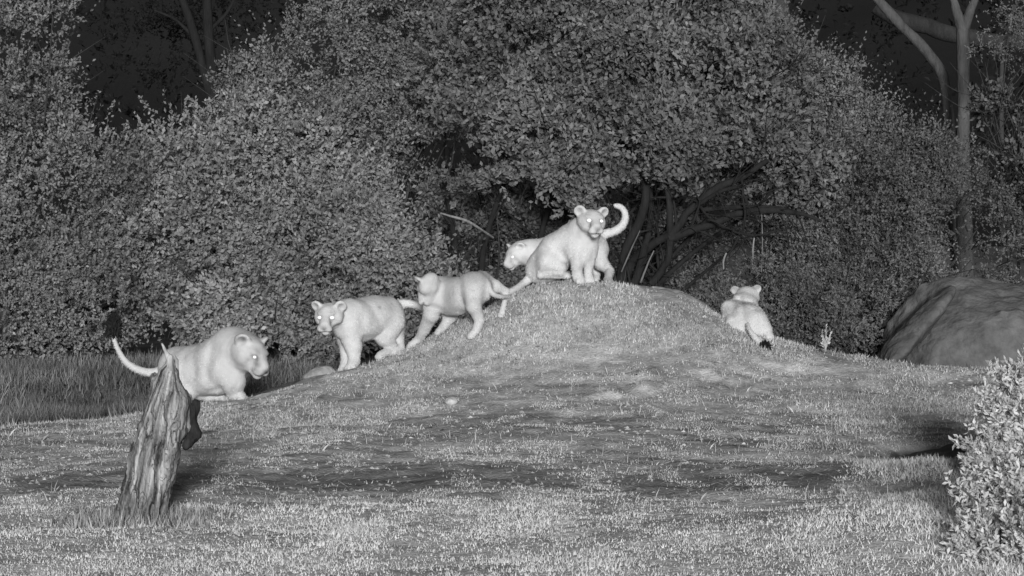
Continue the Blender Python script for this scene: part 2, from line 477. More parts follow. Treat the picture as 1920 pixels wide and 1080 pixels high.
def sdf_mesh(prims, h, disp=None):
    lo, hi = np.full(3, 1e9), np.full(3, -1e9)
    bbs = []
    for p in prims:
        if p[0] == 'cone':
            r = max(p[3], p[4]); l_, h_ = np.minimum(p[1], p[2]) - r, np.maximum(p[1], p[2]) + r; k = p[5]
        elif p[0] == 'poly':
            l_, h_ = p[1] - p[3], p[1] + p[3]; k = p[4]
        else:
            e = np.sqrt(((p[3] * p[2][:, None]) ** 2).sum(0)); l_, h_ = p[1] - e, p[1] + e; k = p[4]
        bbs.append((l_ - k * 1.5 - 2 * h, h_ + k * 1.5 + 2 * h))
        if not (p[0] == 'ell' and p[5] == 's'):
            lo, hi = np.minimum(lo, l_), np.maximum(hi, h_)
    lo -= 5 * h; hi += 5 * h
    dim = np.ceil((hi - lo) / h).astype(int) + 1
    F = np.full(dim, 1.0)
    ax = [lo[i] + np.arange(dim[i]) * h for i in range(3)]
    for p, (l_, h_) in zip(prims, bbs):
        i0 = np.clip(np.floor((l_ - lo) / h).astype(int), 0, dim - 1)
        i1 = np.clip(np.ceil((h_ - lo) / h).astype(int) + 1, 1, dim)
        sl = tuple(slice(i0[i], i1[i]) for i in range(3))
        X, Y, Z = np.meshgrid(ax[0][sl[0]], ax[1][sl[1]], ax[2][sl[2]], indexing='ij')
        if p[0] == 'cone':
            A, B, ra, rb, k = p[1:6]
            d = B - A
            L2 = max(d @ d, 1e-9)
            t = np.clip(((X - A[0]) * d[0] + (Y - A[1]) * d[1] + (Z - A[2]) * d[2]) / L2, 0, 1)
            D = np.sqrt((X - A[0] - t * d[0]) ** 2 + (Y - A[1] - t * d[1]) ** 2 + (Z - A[2] - t * d[2]) ** 2) - (ra + (rb - ra) * t)
            op = 'u'
        elif p[0] == 'poly':
            c, pl, rad, k = p[1:5]
            D = np.full(X.shape, -1e3)
            for nv, off in pl:
                e = (X - c[0]) * nv[0] + (Y - c[1]) * nv[1] + (Z - c[2]) * nv[2] - off
                hh = np.clip(.5 + .5 * (e - D) / k, 0, 1)
                D = D * (1 - hh) + e * hh + k * hh * (1 - hh)
            op = 'u'
        else:
            c, r, Bm, k, op = p[1:6]
            q = [(X - c[0]) * Bm[i, 0] + (Y - c[1]) * Bm[i, 1] + (Z - c[2]) * Bm[i, 2] for i in range(3)]
            k0 = np.sqrt(sum((q[i] / r[i]) ** 2 for i in range(3)))
            k1 = np.sqrt(sum((q[i] / r[i] ** 2) ** 2 for i in range(3)))
            D = k0 * (k0 - 1) / np.maximum(k1, 1e-6)
            D = np.where(k0 < 1e-4, -r.min(), D)
        f = F[sl]
        if op == 'u':
            hh = np.clip(.5 + .5 * (f - D) / k, 0, 1)
            F[sl] = f * (1 - hh) + D * hh - k * hh * (1 - hh)
        else:
            hh = np.clip(.5 - .5 * (f + D) / k, 0, 1)
            F[sl] = f * (1 - hh) - D * hh + k * hh * (1 - hh)
    if disp is not None:
        X, Y, Z = np.meshgrid(*ax, indexing='ij')
        near = np.abs(F) < .2
        F[near] += disp(X[near], Y[near], Z[near])
    # naive surface nets
    S = F < 0
    cs = [S[i:dim[0] - 1 + i, j:dim[1] - 1 + j, k:dim[2] - 1 + k] for i in (0, 1) for j in (0, 1) for k in (0, 1)]
    cnt = sum(c.astype(np.int8) for c in cs)
    act = (cnt > 0) & (cnt < 8)
    idx = np.full(act.shape, -1, np.int64)
    ci = np.argwhere(act)
    idx[act] = np.arange(len(ci))
    corners = [(i, j, k) for i in (0, 1) for j in (0, 1) for k in (0, 1)]
    vals = {c: F[ci[:, 0] + c[0], ci[:, 1] + c[1], ci[:, 2] + c[2]] for c in corners}
    acc, num = np.zeros((len(ci), 3)), np.zeros(len(ci))
    for a in corners:
        for dI in range(3):
            if a[dI] == 0:
                b = list(a); b[dI] = 1; b = tuple(b)
                va, vb = vals[a], vals[b]
                cr = (va < 0) != (vb < 0)
                t = np.where(cr, va / np.where(np.abs(va - vb) < 1e-12, 1, va - vb), 0)
                pt = np.array(a, float)[None] + t[:, None] * (np.array(b) - np.array(a))[None]
                acc += np.where(cr[:, None], pt, 0); num += cr
    V = lo + (ci + acc / np.maximum(num, 1)[:, None]) * h
    quads = []
    for dI in range(3):
        o1, o2 = (dI + 1) % 3, (dI + 2) % 3
        a = [slice(1, -1)] * 3; b = [slice(1, -1)] * 3
        a[dI] = slice(0, -1); b[dI] = slice(1, None)
        s0, s1 = S[tuple(a)], S[tuple(b)]
        for flip in (False, True):
            e = np.argwhere((s0 & ~s1) if not flip else (~s0 & s1))
            if not len(e):
                continue
            e = e.copy()
            e[:, o1] += 1; e[:, o2] += 1
            def cell(u, v):
                q = e.copy(); q[:, o1] -= u; q[:, o2] -= v
                return idx[q[:, 0], q[:, 1], q[:, 2]]
            Q = np.stack([cell(1, 1), cell(0, 1), cell(0, 0), cell(1, 0)], 1)
            quads.append(Q if not flip else Q[:, ::-1])
    Q = np.concatenate(quads)
    Q = Q[(Q >= 0).all(1)]
    return V, Q


def relax(V, Q, it=2, lam=.5):
    for _ in range(it):
        s = np.zeros_like(V); c = np.zeros(len(V))
        for i in range(4):
            a, b = Q[:, i], Q[:, (i + 1) % 4]
            np.add.at(s, a, V[b]); np.add.at(c, a, 1)
            np.add.at(s, b, V[a]); np.add.at(c, b, 1)
        V = V + lam * (s / np.maximum(c, 1)[:, None] - V)
    return V


def uv_sphere(c, r, nu=12, nv=8, basis=None):
    c = np.array(c, float)
    r = np.ones(3) * r
    B = np.eye(3) if basis is None else basis
    V, Q = [], []
    for j in range(nv + 1):
        th = math.pi * (j + .02) / (nv + .04)
        for i in range(nu):
            ph = 2 * math.pi * i / nu
            q = np.array([math.sin(th) * math.cos(ph), math.sin(th) * math.sin(ph), math.cos(th)]) * r
            V.append(c + q @ B)
    for j in range(nv):
        for i in range(nu):
            Q.append([j * nu + i, (j + 1) * nu + i, (j + 1) * nu + (i + 1) % nu, j * nu + (i + 1) % nu])
    return np.array(V), np.array(Q)


# ------------------------------------------------------------------ lions
FUR = 0.56
PAWS = []


def lion(label, d0, torso, limbs, tail, head, eyes=True, tuft=None, fur=FUR, extra=(), dark_dabs=None, ear_out=1.0, k=.08, mark=.8, eye_size=1.0, grooves=()):
    """torso / limbs / tail: chains of (photo px, photo py, depth offset m, radius px).  head: (px, py, dw, length px, yaw, pitch, roll)."""
    s = d0 / FPX
    P = lambda p: at(p[0], p[1], d0 + p[2])
    prims = []
    for ch in torso:
        for a, b in zip(ch[:-1], ch[1:]):
            prims.append(rcone(P(a), P(b), a[3] * s * .935, b[3] * s * .935, k))
    for ch in limbs:
        for i_, (a, b) in enumerate(zip(ch[:-1], ch[1:])):
            prims.append(rcone(P(a), P(b), a[3] * s * .91, b[3] * s * .91, (.05, .022, .012, .012, .012)[i_]))
        # paw: a broad foot with separate toes
        e, pr = P(ch[-1]), P(ch[-2])
        toe = norm(np.array([e[0] - pr[0], e[1] - pr[1], 0]) + 1e-6)
        sdv = np.array([-toe[1], toe[0], 0]); rp = ch[-1][3] * s
        PAWS.append(e)
        for q_ in (-.6, -.2, .2, .6):
            prims.append(ell(e + toe * rp * (.85 - abs(q_) * .4) + sdv * rp * q_ * 1.15 - np.array([0, 0, rp * .35]), np.array([.34, .34, .5]) * rp, None, .012))
    for ch in extra:
        prims.append(ell(P(ch[0]), np.array(ch[1]) * s, k=ch[2] if len(ch) > 2 else .03))
    # tail as a smooth chain
    if tail:
        T = np.array([list(P(p)) + [p[3] * s] for p in tail])
        tt = np.linspace(0, len(T) - 1, (len(T) - 1) * 4 + 1)
        TT = np.stack([np.interp(tt, np.arange(len(T)), T[:, i]) for i in range(4)], 1)
        for _ in range(3):
            TT[1:-1] = .25 * TT[:-2] + .5 * TT[1:-1] + .25 * TT[2:]
        for a, b in zip(TT[:-1], TT[1:]):
            prims.append(rcone(a[:3], b[:3], a[3], b[3], .015))
    # head
    hx, hy, hw, L, yaw, pitch, roll = head
    hc = P((hx, hy, hw)); L = L * s
    yaw, pitch, roll = R(yaw), R(pitch), R(roll)
    fwd = np.array([math.sin(yaw) * math.cos(pitch), -math.cos(yaw) * math.cos(pitch), math.sin(pitch)])
    rgt = norm(np.cross(fwd, [0, 0, 1.0])); up = np.cross(rgt, fwd)
    rgt, up = rgt * math.cos(roll) + up * math.sin(roll), up * math.cos(roll) - rgt * math.sin(roll)
    B = np.stack([rgt, fwd, up])
    H = lambda x, y, z: hc + (np.array([x, y, z]) * L) @ B
    kk = .12 * L
    prims.append(ell(H(0, -.06, .01), np.array([.30, .32, .225]) * L, B, kk))
    prims.append(rcone(H(0, .12, .06), H(0, .46, -.05), .18 * L, .130 * L, kk))
    prims.append(rcone(H(0, .0, -.17), H(0, .42, -.23), .16 * L, .085 * L, kk))
    for sx in (-1, 1):
        prims.append(ell(H(sx * .19, .03, -.08), np.array([.14, .20, .17]) * L, B, kk))
        prims.append(ell(H(sx * .09, .465, -.135), np.array([.108, .12, .09]) * L, B, .05 * L))
        prims.append(ell(H(sx * .13, .20, .125), np.array([.09, .09, .045]) * L, B, .07 * L))
    prims.append(ell(H(0, .575, -.065), np.array([.07, .04, .045]) * L, B, .03 * L))
    prims.append(ell(H(0, .45, -.255), np.array([.085, .085, .06]) * L, B, .05 * L))
    eye_c = []
    for sx in (-1, 1):
        prims.append(ell(H(sx * .15, .325, .055), np.array([.06, .05, .04]) * L, B, .04 * L, 's'))
        # hollow beside the nose bridge and behind the muzzle
        prims.append(ell(H(sx * .20, .36, -.09), np.array([.06, .10, .10]) * L, B, .06 * L, 's'))
        # ears: a rounded cup, turned outwards
        ea = R(30) * sx * ear_out
        er = rgt * math.cos(ea) - fwd * math.sin(ea) * 1.0
        er = norm(er * math.cos(R(34)) - up * sx * math.sin(R(34)))
        eu = norm(up + rgt * sx * .7); ef = norm(np.cross(eu, er)); er = np.cross(ef, eu)
        if ef @ fwd < 0: ef = -ef
        EB = np.stack([er, ef, eu])
        ec = H(sx * .285, -.08, .175)
        prims.append(ell(ec, np.array([.158, .065, .150]) * L, EB, .07 * L))
        prims.append(ell(ec + (ef * .064 + eu * .035) * L, np.array([.100, .060, .098]) * L, EB, .025 * L, 's'))
        eye_c.append(H(sx * .150, .292, .055))
    for sx in (-1, 1):
        prims.append(ell(H(sx * .07, .50, -.205), np.array([.075, .10, .010]) * L, B, .012 * L, 's'))
    def folds(x, y, z):
        e = 0
        for (gx_, gy_, rx_, rz_, an, dep) in grooves:
            pc = P((gx_, gy_, 0)); a_ = R(an)
            dx_, dz_ = (x - pc[0]) / s, (z - pc[2]) / s
            u_, v_ = dx_ * math.cos(a_) - dz_ * math.sin(a_), dx_ * math.sin(a_) + dz_ * math.cos(a_)
            e = e + dep * .68 * np.exp(-(u_ / (rx_ * 1.5)) ** 2 - (v_ / rz_) ** 2)
        return e + (fbm3(x * 9, y * 9, z * 9, 3, 61) - .5) * .012
    V, Q = sdf_mesh(prims, .011, folds)
    V = relax(V, Q, 2, .45)
    # colour: pale coat, darker nose / lips / eye rims, dark backs of the ears, pale belly
    q = (V - hc) @ B.T / L
    col = np.full(len(V), fur)
    col *= 1 + .22 * (fbm3(V[:, 0] * 4, V[:, 1] * 4, V[:, 2] * 4, 3, 5) - .5)
    inh = np.linalg.norm(q * [1, .75, 1], axis=1) < .62
    def dab(c, r, f):
        nonlocal col
        w = np.exp(-(((q - np.array(c)) / np.array(r)) ** 2).sum(1))
        col = col * (1 - w * (1 - f))
    dk = lambda f: max(.12, 1 - (1 - f) * mark)
    dab((0, .61, -.06), (.085, .07, .055), dk(.35))
    dab((0, .58, -.15), (.022, .08, .07), dk(.45))
    for sx in (-1, 1):
        dab((sx * .08, .52, -.205), (.10, .13, .026), dk(.40))
        dab((sx * .15, .31, .055), (.105, .10, .06), dk(.52))
        dab((sx * .12, .42, -.02), (.045, .09, .06), dk(.62))
        dab((sx * .12, .24, .15), (.06, .07, .04), dk(.72))
        dab((sx * .15, .50, -.12), (.06, .07, .05), dk(.70))
        dab((sx * .22, .20, -.05), (.05, .06, .04), dk(.80))
        dab((sx * .30, -.05, .20), (.075, .06, .08), dk(.50))
        dab((sx * .33, -.16, .22), (.12, .055, .13), dk(.30))
    if dark_dabs is not None:  # darker dabs on the body, fading out around each centre
        for (c, r, f) in dark_dabs:
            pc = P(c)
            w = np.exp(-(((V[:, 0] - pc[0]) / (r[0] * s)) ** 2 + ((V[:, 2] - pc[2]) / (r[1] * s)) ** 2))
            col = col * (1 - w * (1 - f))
    zmin = V[:, 2].min()
    base = np.array([V[:, 0].mean(), d0, zmin])
    root = empty("lion", base)
    tag(root, label, "lion", "lions on the mound")
    col = np.clip(col, .02, .9)
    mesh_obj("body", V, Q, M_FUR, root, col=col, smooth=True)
    # short coat hairs lying along the skin
    n = 17000
    fi = rng.integers(0, len(Q), n)
    a, b, c_, d_ = (V[Q[fi, i]] for i in range(4))
    nr = norm(np.cross(c_ - a, d_ - b))
    u1, u2 = rng.uniform(0, 1, (n, 1)), rng.uniform(0, 1, (n, 1))
    o = (a * (1 - u1) + b * u1) * (1 - u2) + (d_ * (1 - u1) + c_ * u1) * u2
    hv = hc - base
    flow = np.array([-np.sign(fwd[0]) * .8, .2, -.8]) + rng.normal(0, .35, (n, 3))
    tn = norm(flow - (flow * nr).sum(1, keepdims=True) * nr)
    dv = norm(tn + nr * rng.uniform(.12, .5, (n, 1)))
    sd = norm(np.cross(dv, nr)) * .0028
    inhead = np.linalg.norm((o - hc) / L, axis=1) < .66
    ln = rng.uniform(.013, .030, n) * np.where(inhead, .45, 1)
    o = o - nr * .002
    HV = np.stack([o - sd, o + sd, o + dv * ln[:, None]], 1).reshape(-1, 3)
    hcn_ = col[Q[fi, 0]] * rng.normal(1.03, .19, n)
    mesh_obj("fur", HV, np.arange(n)[:, None] * 3 + np.arange(3)[None], M_TUFT, root, col=np.repeat(np.clip(hcn_, .02, .9), 3))
    if eyes:
        for i, ecn in enumerate(eye_c):
            if isinstance(eyes, tuple) and not eyes[i]:
                continue
            EV, EQ = uv_sphere(ecn, np.array([.060, .05, .047]) * L * eye_size, 12, 8, B)
            mesh_obj("eye", EV, EQ, M_EYE, root, col=np.full(len(EV), .97), smooth=True)  # reflected eyeshine painted as a near-white eyeball
    if tuft:
        c, dr, rl, rw, colv = tuft
        c = P(c); dr = norm(np.array(dr, float))
        n = 420
        o_ = c + rng.normal(0, 1, (n, 3)) * rw * .28 * s
        dv = norm(dr[None] + rng.normal(0, .42, (n, 3)))
        ln = (1.15 - .8 * rng.uniform(0, 1, n) ** 2) * rl * s
        sd = norm(np.cross(dv, rng.normal(0, 1, (n, 3)))) * (rw * s * .16)
        st = o_ - dv * ln[:, None] * .45
        VV = np.stack([st - sd * .5, st + sd * .5, st + dv * ln[:, None] * .55 + sd, st + dv * ln[:, None], st + dv * ln[:, None] * .55 - sd], 1).reshape(-1, 3)
        mesh_obj("tail_tuft", VV, np.arange(n)[:, None] * 5 + np.arange(5)[None], M_TUFT, root, col=np.full(n * 5, colv))
    return root


# 1: grown lioness behind the stump
lion("big pale lioness behind the leaning stump, head lowered to the right, tail raised", 24.0,
     torso=[[(336, 688, .40, 43), (378, 693, .25, 48), (418, 680, .05, 53), (440, 654, -.02, 42)],
            [(366, 706, .2, 36), (405, 704, .05, 40)],
            [(432, 656, 0, 43), (455, 660, -.14, 38), (464, 664, -.22, 32)]],
     limbs=[[(424, 690, -.10, 38), (437, 716, -.14, 26), (440, 736, -.10, 17), (449, 745, -.14, 14)],
            [(412, 696, .16, 30), (418, 726, .22, 18), (425, 748, .18, 12), (434, 754, .1, 11)],
            [(342, 700, .22, 38), (352, 733, .12, 20), (338, 756, .16, 12), (352, 766, .06, 11)],
            [(362, 712, .32, 26), (374, 736, .22, 15), (392, 746, .16, 8), (416, 745, .10, 8)]],
     tail=[(312, 692, .45, 10), (285, 700, .42, 7.5), (258, 694, .4, 6.2), (236, 680, .4, 5.2), (222, 658, .4, 4.4), (213, 634, .4, 3.8), (213, 616, .4, 3.4), (215, 600, .4, 3)],
     head=(469, 657, -.28, 97, 48, -35, 9), eyes=(True, True), ear_out=1.5, mark=1.5, eye_size=.7,
     tuft=((214, 612, .4), (.06, 0, 1), 38, 15, .02), fur=.53,
     grooves=[(398, 662, 6, 34, 6, .035), (390, 700, 6, 28, -6, .025), (447, 676, 4, 28, 10, .012), (446, 722, 3, 16, 25, .015), (366, 690, 6, 30, 0, .012), (408, 728, 12, 5, -20, .02), (418, 640, 10, 26, 10, -.012)])

# 2: walking lion facing the camera
lion("young lion walking left towards the camera, both eyes glowing, head level with its back", 24.35,
     torso=[[(724, 590, .42, 37), (690, 598, .25, 39), (657, 600, .02, 40)],
            [(652, 596, 0, 36), (626, 594, -.16, 26)],
            [(700, 590, .3, 38), (668, 606, .1, 37)]],
     limbs=[[(655, 618, -.06, 30), (662, 648, -.10, 18), (664, 674, -.12, 12.5), (660, 686, -.17, 12)],
            [(646, 618, .10, 26), (650, 652, .02, 14), (649, 676, -.04, 11), (645, 690, -.10, 11)],
            [(732, 604, .34, 30), (722, 634, .24, 19), (738, 654, .30, 11), (713, 666, .14, 9)],
            [(738, 606, .52, 26), (742, 634, .42, 17), (750, 650, .36, 10), (738, 662, .26, 9)]],
     tail=[(744, 572, .5, 9), (760, 568, .50, 7), (776, 571, .5, 6.5), (796, 578, .55, 5.5), (815, 600, .6, 5)],
     head=(616, 589, -.32, 78, -8, -23, 0), fur=.56,
     dark_dabs=[((710, 578, 0), (3, 3), .6)],
     grooves=[(680, 604, 5, 26, 8, .025), (711, 606, 5, 28, -22, .028), (661, 588, 12, 22, 0, -.012), (647, 634, 16, 4, -10, .015), (636, 604, 5, 26, -12, .02), (733, 596, 12, 18, 0, -.01), (696, 632, 14, 6, -8, .02), (690, 560, 22, 4, -4, .012)])

# 3: lion following it, nose down
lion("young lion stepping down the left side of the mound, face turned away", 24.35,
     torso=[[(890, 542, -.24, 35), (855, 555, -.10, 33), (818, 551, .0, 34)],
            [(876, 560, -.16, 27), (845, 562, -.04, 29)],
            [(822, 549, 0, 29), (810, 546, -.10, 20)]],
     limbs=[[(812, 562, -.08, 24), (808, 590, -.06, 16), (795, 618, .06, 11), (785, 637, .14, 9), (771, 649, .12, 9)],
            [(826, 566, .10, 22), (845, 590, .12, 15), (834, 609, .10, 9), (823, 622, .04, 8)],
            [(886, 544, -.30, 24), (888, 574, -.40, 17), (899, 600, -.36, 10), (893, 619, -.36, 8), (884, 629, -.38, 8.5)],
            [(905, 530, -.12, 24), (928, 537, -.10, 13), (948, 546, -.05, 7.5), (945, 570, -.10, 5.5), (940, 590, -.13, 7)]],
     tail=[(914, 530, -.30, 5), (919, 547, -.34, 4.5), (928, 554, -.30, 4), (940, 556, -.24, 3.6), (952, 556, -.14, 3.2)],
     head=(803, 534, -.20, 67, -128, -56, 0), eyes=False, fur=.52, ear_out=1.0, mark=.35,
     dark_dabs=[((848, 552, 0), (16, 40), .72), ((897, 515, 0), (24, 18), .76)],
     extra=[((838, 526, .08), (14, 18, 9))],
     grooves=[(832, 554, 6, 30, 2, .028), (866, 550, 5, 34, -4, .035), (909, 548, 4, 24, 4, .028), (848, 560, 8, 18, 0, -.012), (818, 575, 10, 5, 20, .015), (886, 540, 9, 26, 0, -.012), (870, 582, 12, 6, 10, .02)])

# 4: standing behind the sitting one
lion("young lion standing behind the sitting one, head low at left, tail curled up", 25.35,
     torso=[[(1114, 466, .06, 29), (1070, 472, .0, 29), (1022, 478, -.02, 30)],
            [(1022, 474, -.02, 28), (990, 474, -.08, 24), (975, 474, -.1, 21)]],
     limbs=[[(1118, 474, -.02, 25), (1127, 493, -.10, 15), (1143, 508, -.2, 9), (1140, 524, -.36, 8), (1142, 535, -.50, 9)],
            [(1112, 476, .14, 22), (1112, 500, .06, 11), (1119, 514, .05, 7), (1117, 526, -.02, 7)],
            [(1020, 488, -.1, 22), (1022, 508, -.1, 12), (1020, 528, -.1, 10)],
            [(1030, 488, .1, 22), (1034, 508, .1, 12), (1034, 528, .1, 10)]],
     tail=[(1120, 446, .1, 10), (1134, 438, .1, 8), (1149, 435, .1, 6.6), (1162, 428, .1, 6.2), (1170, 417, .1, 5.8), (1173, 405, .1, 5.4), (1170, 394, .1, 4.8), (1163, 387, .1, 4.2), (1153, 385, .1, 3.4)],
     grooves=[(985, 486, 10, 4, 30, .012), (1010, 470, 5, 20, 10, .014), (1132, 490, 4, 14, 20, .012)],
     head=(969, 474, -.12, 62, -52, -36, -6), eyes=(True, False), fur=.58, ear_out=1.1)

# 5: sitting on top
lion("young lion sitting upright on top of the mound, staring with two glowing eyes", 24.85,
     torso=[[(1024, 494, .18, 34), (1045, 471, .12, 34), (1074, 450, .05, 31), (1096, 434, -.04, 26)],
            [(1089, 470, -.02, 31), (1098, 442, -.05, 27)],
            [(1008, 508, .22, 25), (1035, 494, .14, 33)],
            [(1094, 430, -.05, 26), (1106, 420, -.12, 25)]],
     limbs=[[(1080, 466, -.08, 22), (1081, 494, -.10, 13), (1082, 512, -.08, 11), (1085, 523, -.10, 11.5)],
            [(1103, 468, -.04, 20), (1105, 490, -.04, 11), (1103, 510, -.03, 8.5), (1104, 522, -.05, 10)],
            [(1032, 492, .02, 29), (1050, 504, -.04, 15), (1014, 515, .02, 8), (1062, 516, -.03, 8)],
            [(1020, 503, .3, 26), (1045, 510, .34, 12), (1075, 518, .3, 8)]],
     tail=[(996, 518, .24, 9), (983, 531, .18, 6.5), (968, 541, .06, 5.5), (955, 548, -.04, 5), (945, 554, -.10, 4)],
     head=(1109, 412, -.22, 78, 14, -14, 4), fur=.57,
     grooves=[(1068, 486, 5, 26, 12, .022), (1048, 472, 5, 16, -40, .016), (1030, 470, 18, 5, 40, .012), (1091, 480, 3, 12, 0, .018), (1110, 480, 3, 12, 0, .014), (1084, 428, 4, 18, 22, .018), (1000, 500, 5, 22, 20, .018), (1050, 508, 16, 3, 4, .018), (1100, 456, 10, 12, 0, -.01)])

# 6: back to the camera at the right
lion("young lion seen from behind at the right edge of the mound, dark tail tip hanging", 24.45,
     torso=[[(1388, 584, .40, 33), (1400, 604, .12, 37), (1408, 615, .02, 34)],
            [(1367, 578, .26, 17), (1374, 598, .18, 23)],
            [(1396, 574, .42, 27), (1400, 560, .52, 24)]],
     limbs=[[(1420, 604, -.02, 22), (1434, 619, -.06, 15), (1441, 629, -.12, 9)],
            [(1380, 608, .02, 22), (1382, 624, -.06, 14), (1378, 634, -.16, 9)],
            [(1374, 590, .50, 18), (1376, 620, .5, 10)], [(1412, 590, .5, 18), (1416, 630, .5, 10)]],
     tail=[(1402, 604, -.20, 4.2), (1406, 620, -.29, 4.2), (1414, 631, -.33, 4.4), (1424, 641, -.37, 4), (1433, 649, -.42, 3.5)],
     head=(1400, 556, .56, 70, 172, -20, 4), eyes=False, fur=.56, ear_out=1.2, mark=.5,
     tuft=((1436, 652, -.44), (.35, -.1, -1), 17, 11, .015),
     dark_dabs=[((1397, 580, 0), (4, 24), .72)],
     grooves=[(1397, 584, 4, 30, -8, .03), (1397, 567, 28, 3.5, 10, .035), (1376, 582, 4, 16, 15, .02), (1420, 600, 4, 18, -20, .015)])


# grass the paws press into
pw = np.repeat(np.array(PAWS), 70, 0)
x = pw[:, 0] + rng.normal(0, .07, len(pw)); y = pw[:, 1] - .04 + rng.normal(0, .06, len(pw))
n = len(x)
blades("paw_grass", x, y, rng.uniform(.02, .06, n), rng.uniform(.005, .010, n), np.abs(rng.normal(.6, .35, n)), grey(n, .46, .15), "short grass tufts around the lions' paws")


# ------------------------------------------------------------------ woody plants
def tube(pts, rad, seg=7):
    """Smooth tapered tube; pts (n,3), rad (n,).  Returns verts, quads."""
    pts, rad = np.asarray(pts, float), np.asarray(rad, float)
    if len(pts) > 2:
        t = np.linspace(0, len(pts) - 1, (len(pts) - 1) * 4 + 1)
        p = np.stack([np.interp(t, np.arange(len(pts)), pts[:, i]) for i in range(3)], 1)
        r = np.interp(t, np.arange(len(rad)), rad)
        for _ in range(2):
            p[1:-1] = .25 * p[:-2] + .5 * p[1:-1] + .25 * p[2:]
        p = p + (np.stack([fbm2(t * 1.3, t * 0 + 3 * i + pts[0, 0], 2, 5 + i) for i in range(3)], 1) - .5) * r[:, None] * .9
        r = r * (.88 + .24 * vnoise2(t * 2.1, t * 0 + pts[0, 0] * 7, 9))
    else:
        p, r = pts, rad
    T = norm(np.gradient(p, axis=0))
    ref = np.tile(np.array([.31, .9, .27]), (len(p), 1))
    A = norm(np.cross(T, ref)); Bv = np.cross(T, A)
    an = np.linspace(0, 2 * np.pi, seg, endpoint=False)
    V = p[:, None] + r[:, None, None] * (A[:, None] * np.cos(an)[None, :, None] + Bv[:, None] * np.sin(an)[None, :, None])
    n = len(p)
    i = (np.arange(n - 1)[:, None] * seg + np.arange(seg)[None]).ravel()
    j = (np.arange(n - 1)[:, None] * seg + (np.arange(seg)[None] + 1) % seg).ravel()
    return V.reshape(-1, 3), np.stack([i, j, j + seg, i + seg], 1)


def join(parts):
    V, Q, o = [], [], 0
    for v, q in parts:
        V.append(v); Q.append(q + o); o += len(v)
    return np.concatenate(V), np.concatenate(Q)


def leaf_quads(o, d, ln, wd, face=None, tri=False):
    n = len(o)
    d = norm(d)
    rv = rng.normal(0, 1, (n, 3))
    s = norm(np.cross(d, rv if face is None else face + rv * .55))
    nn = np.cross(s, d)
    m = o + d * (ln * .5)[:, None]
    if tri:
        V = np.stack([o - s * (wd * .22)[:, None], m + s * (wd * .75)[:, None], o + d * ln[:, None] - s * (wd * .22)[:, None]], 1)
        return V.reshape(-1, 3), np.arange(n)[:, None] * 3 + np.arange(3)[None]
    V = np.stack([o, m + s * (wd * .5)[:, None] + nn * (ln * .08)[:, None], o + d * ln[:, None], m - s * (wd * .5)[:, None] + nn * (ln * .08)[:, None]], 1)
    return V.reshape(-1, 3), np.arange(n)[:, None] * 4 + np.arange(4)[None]


LEAFK = 1.06


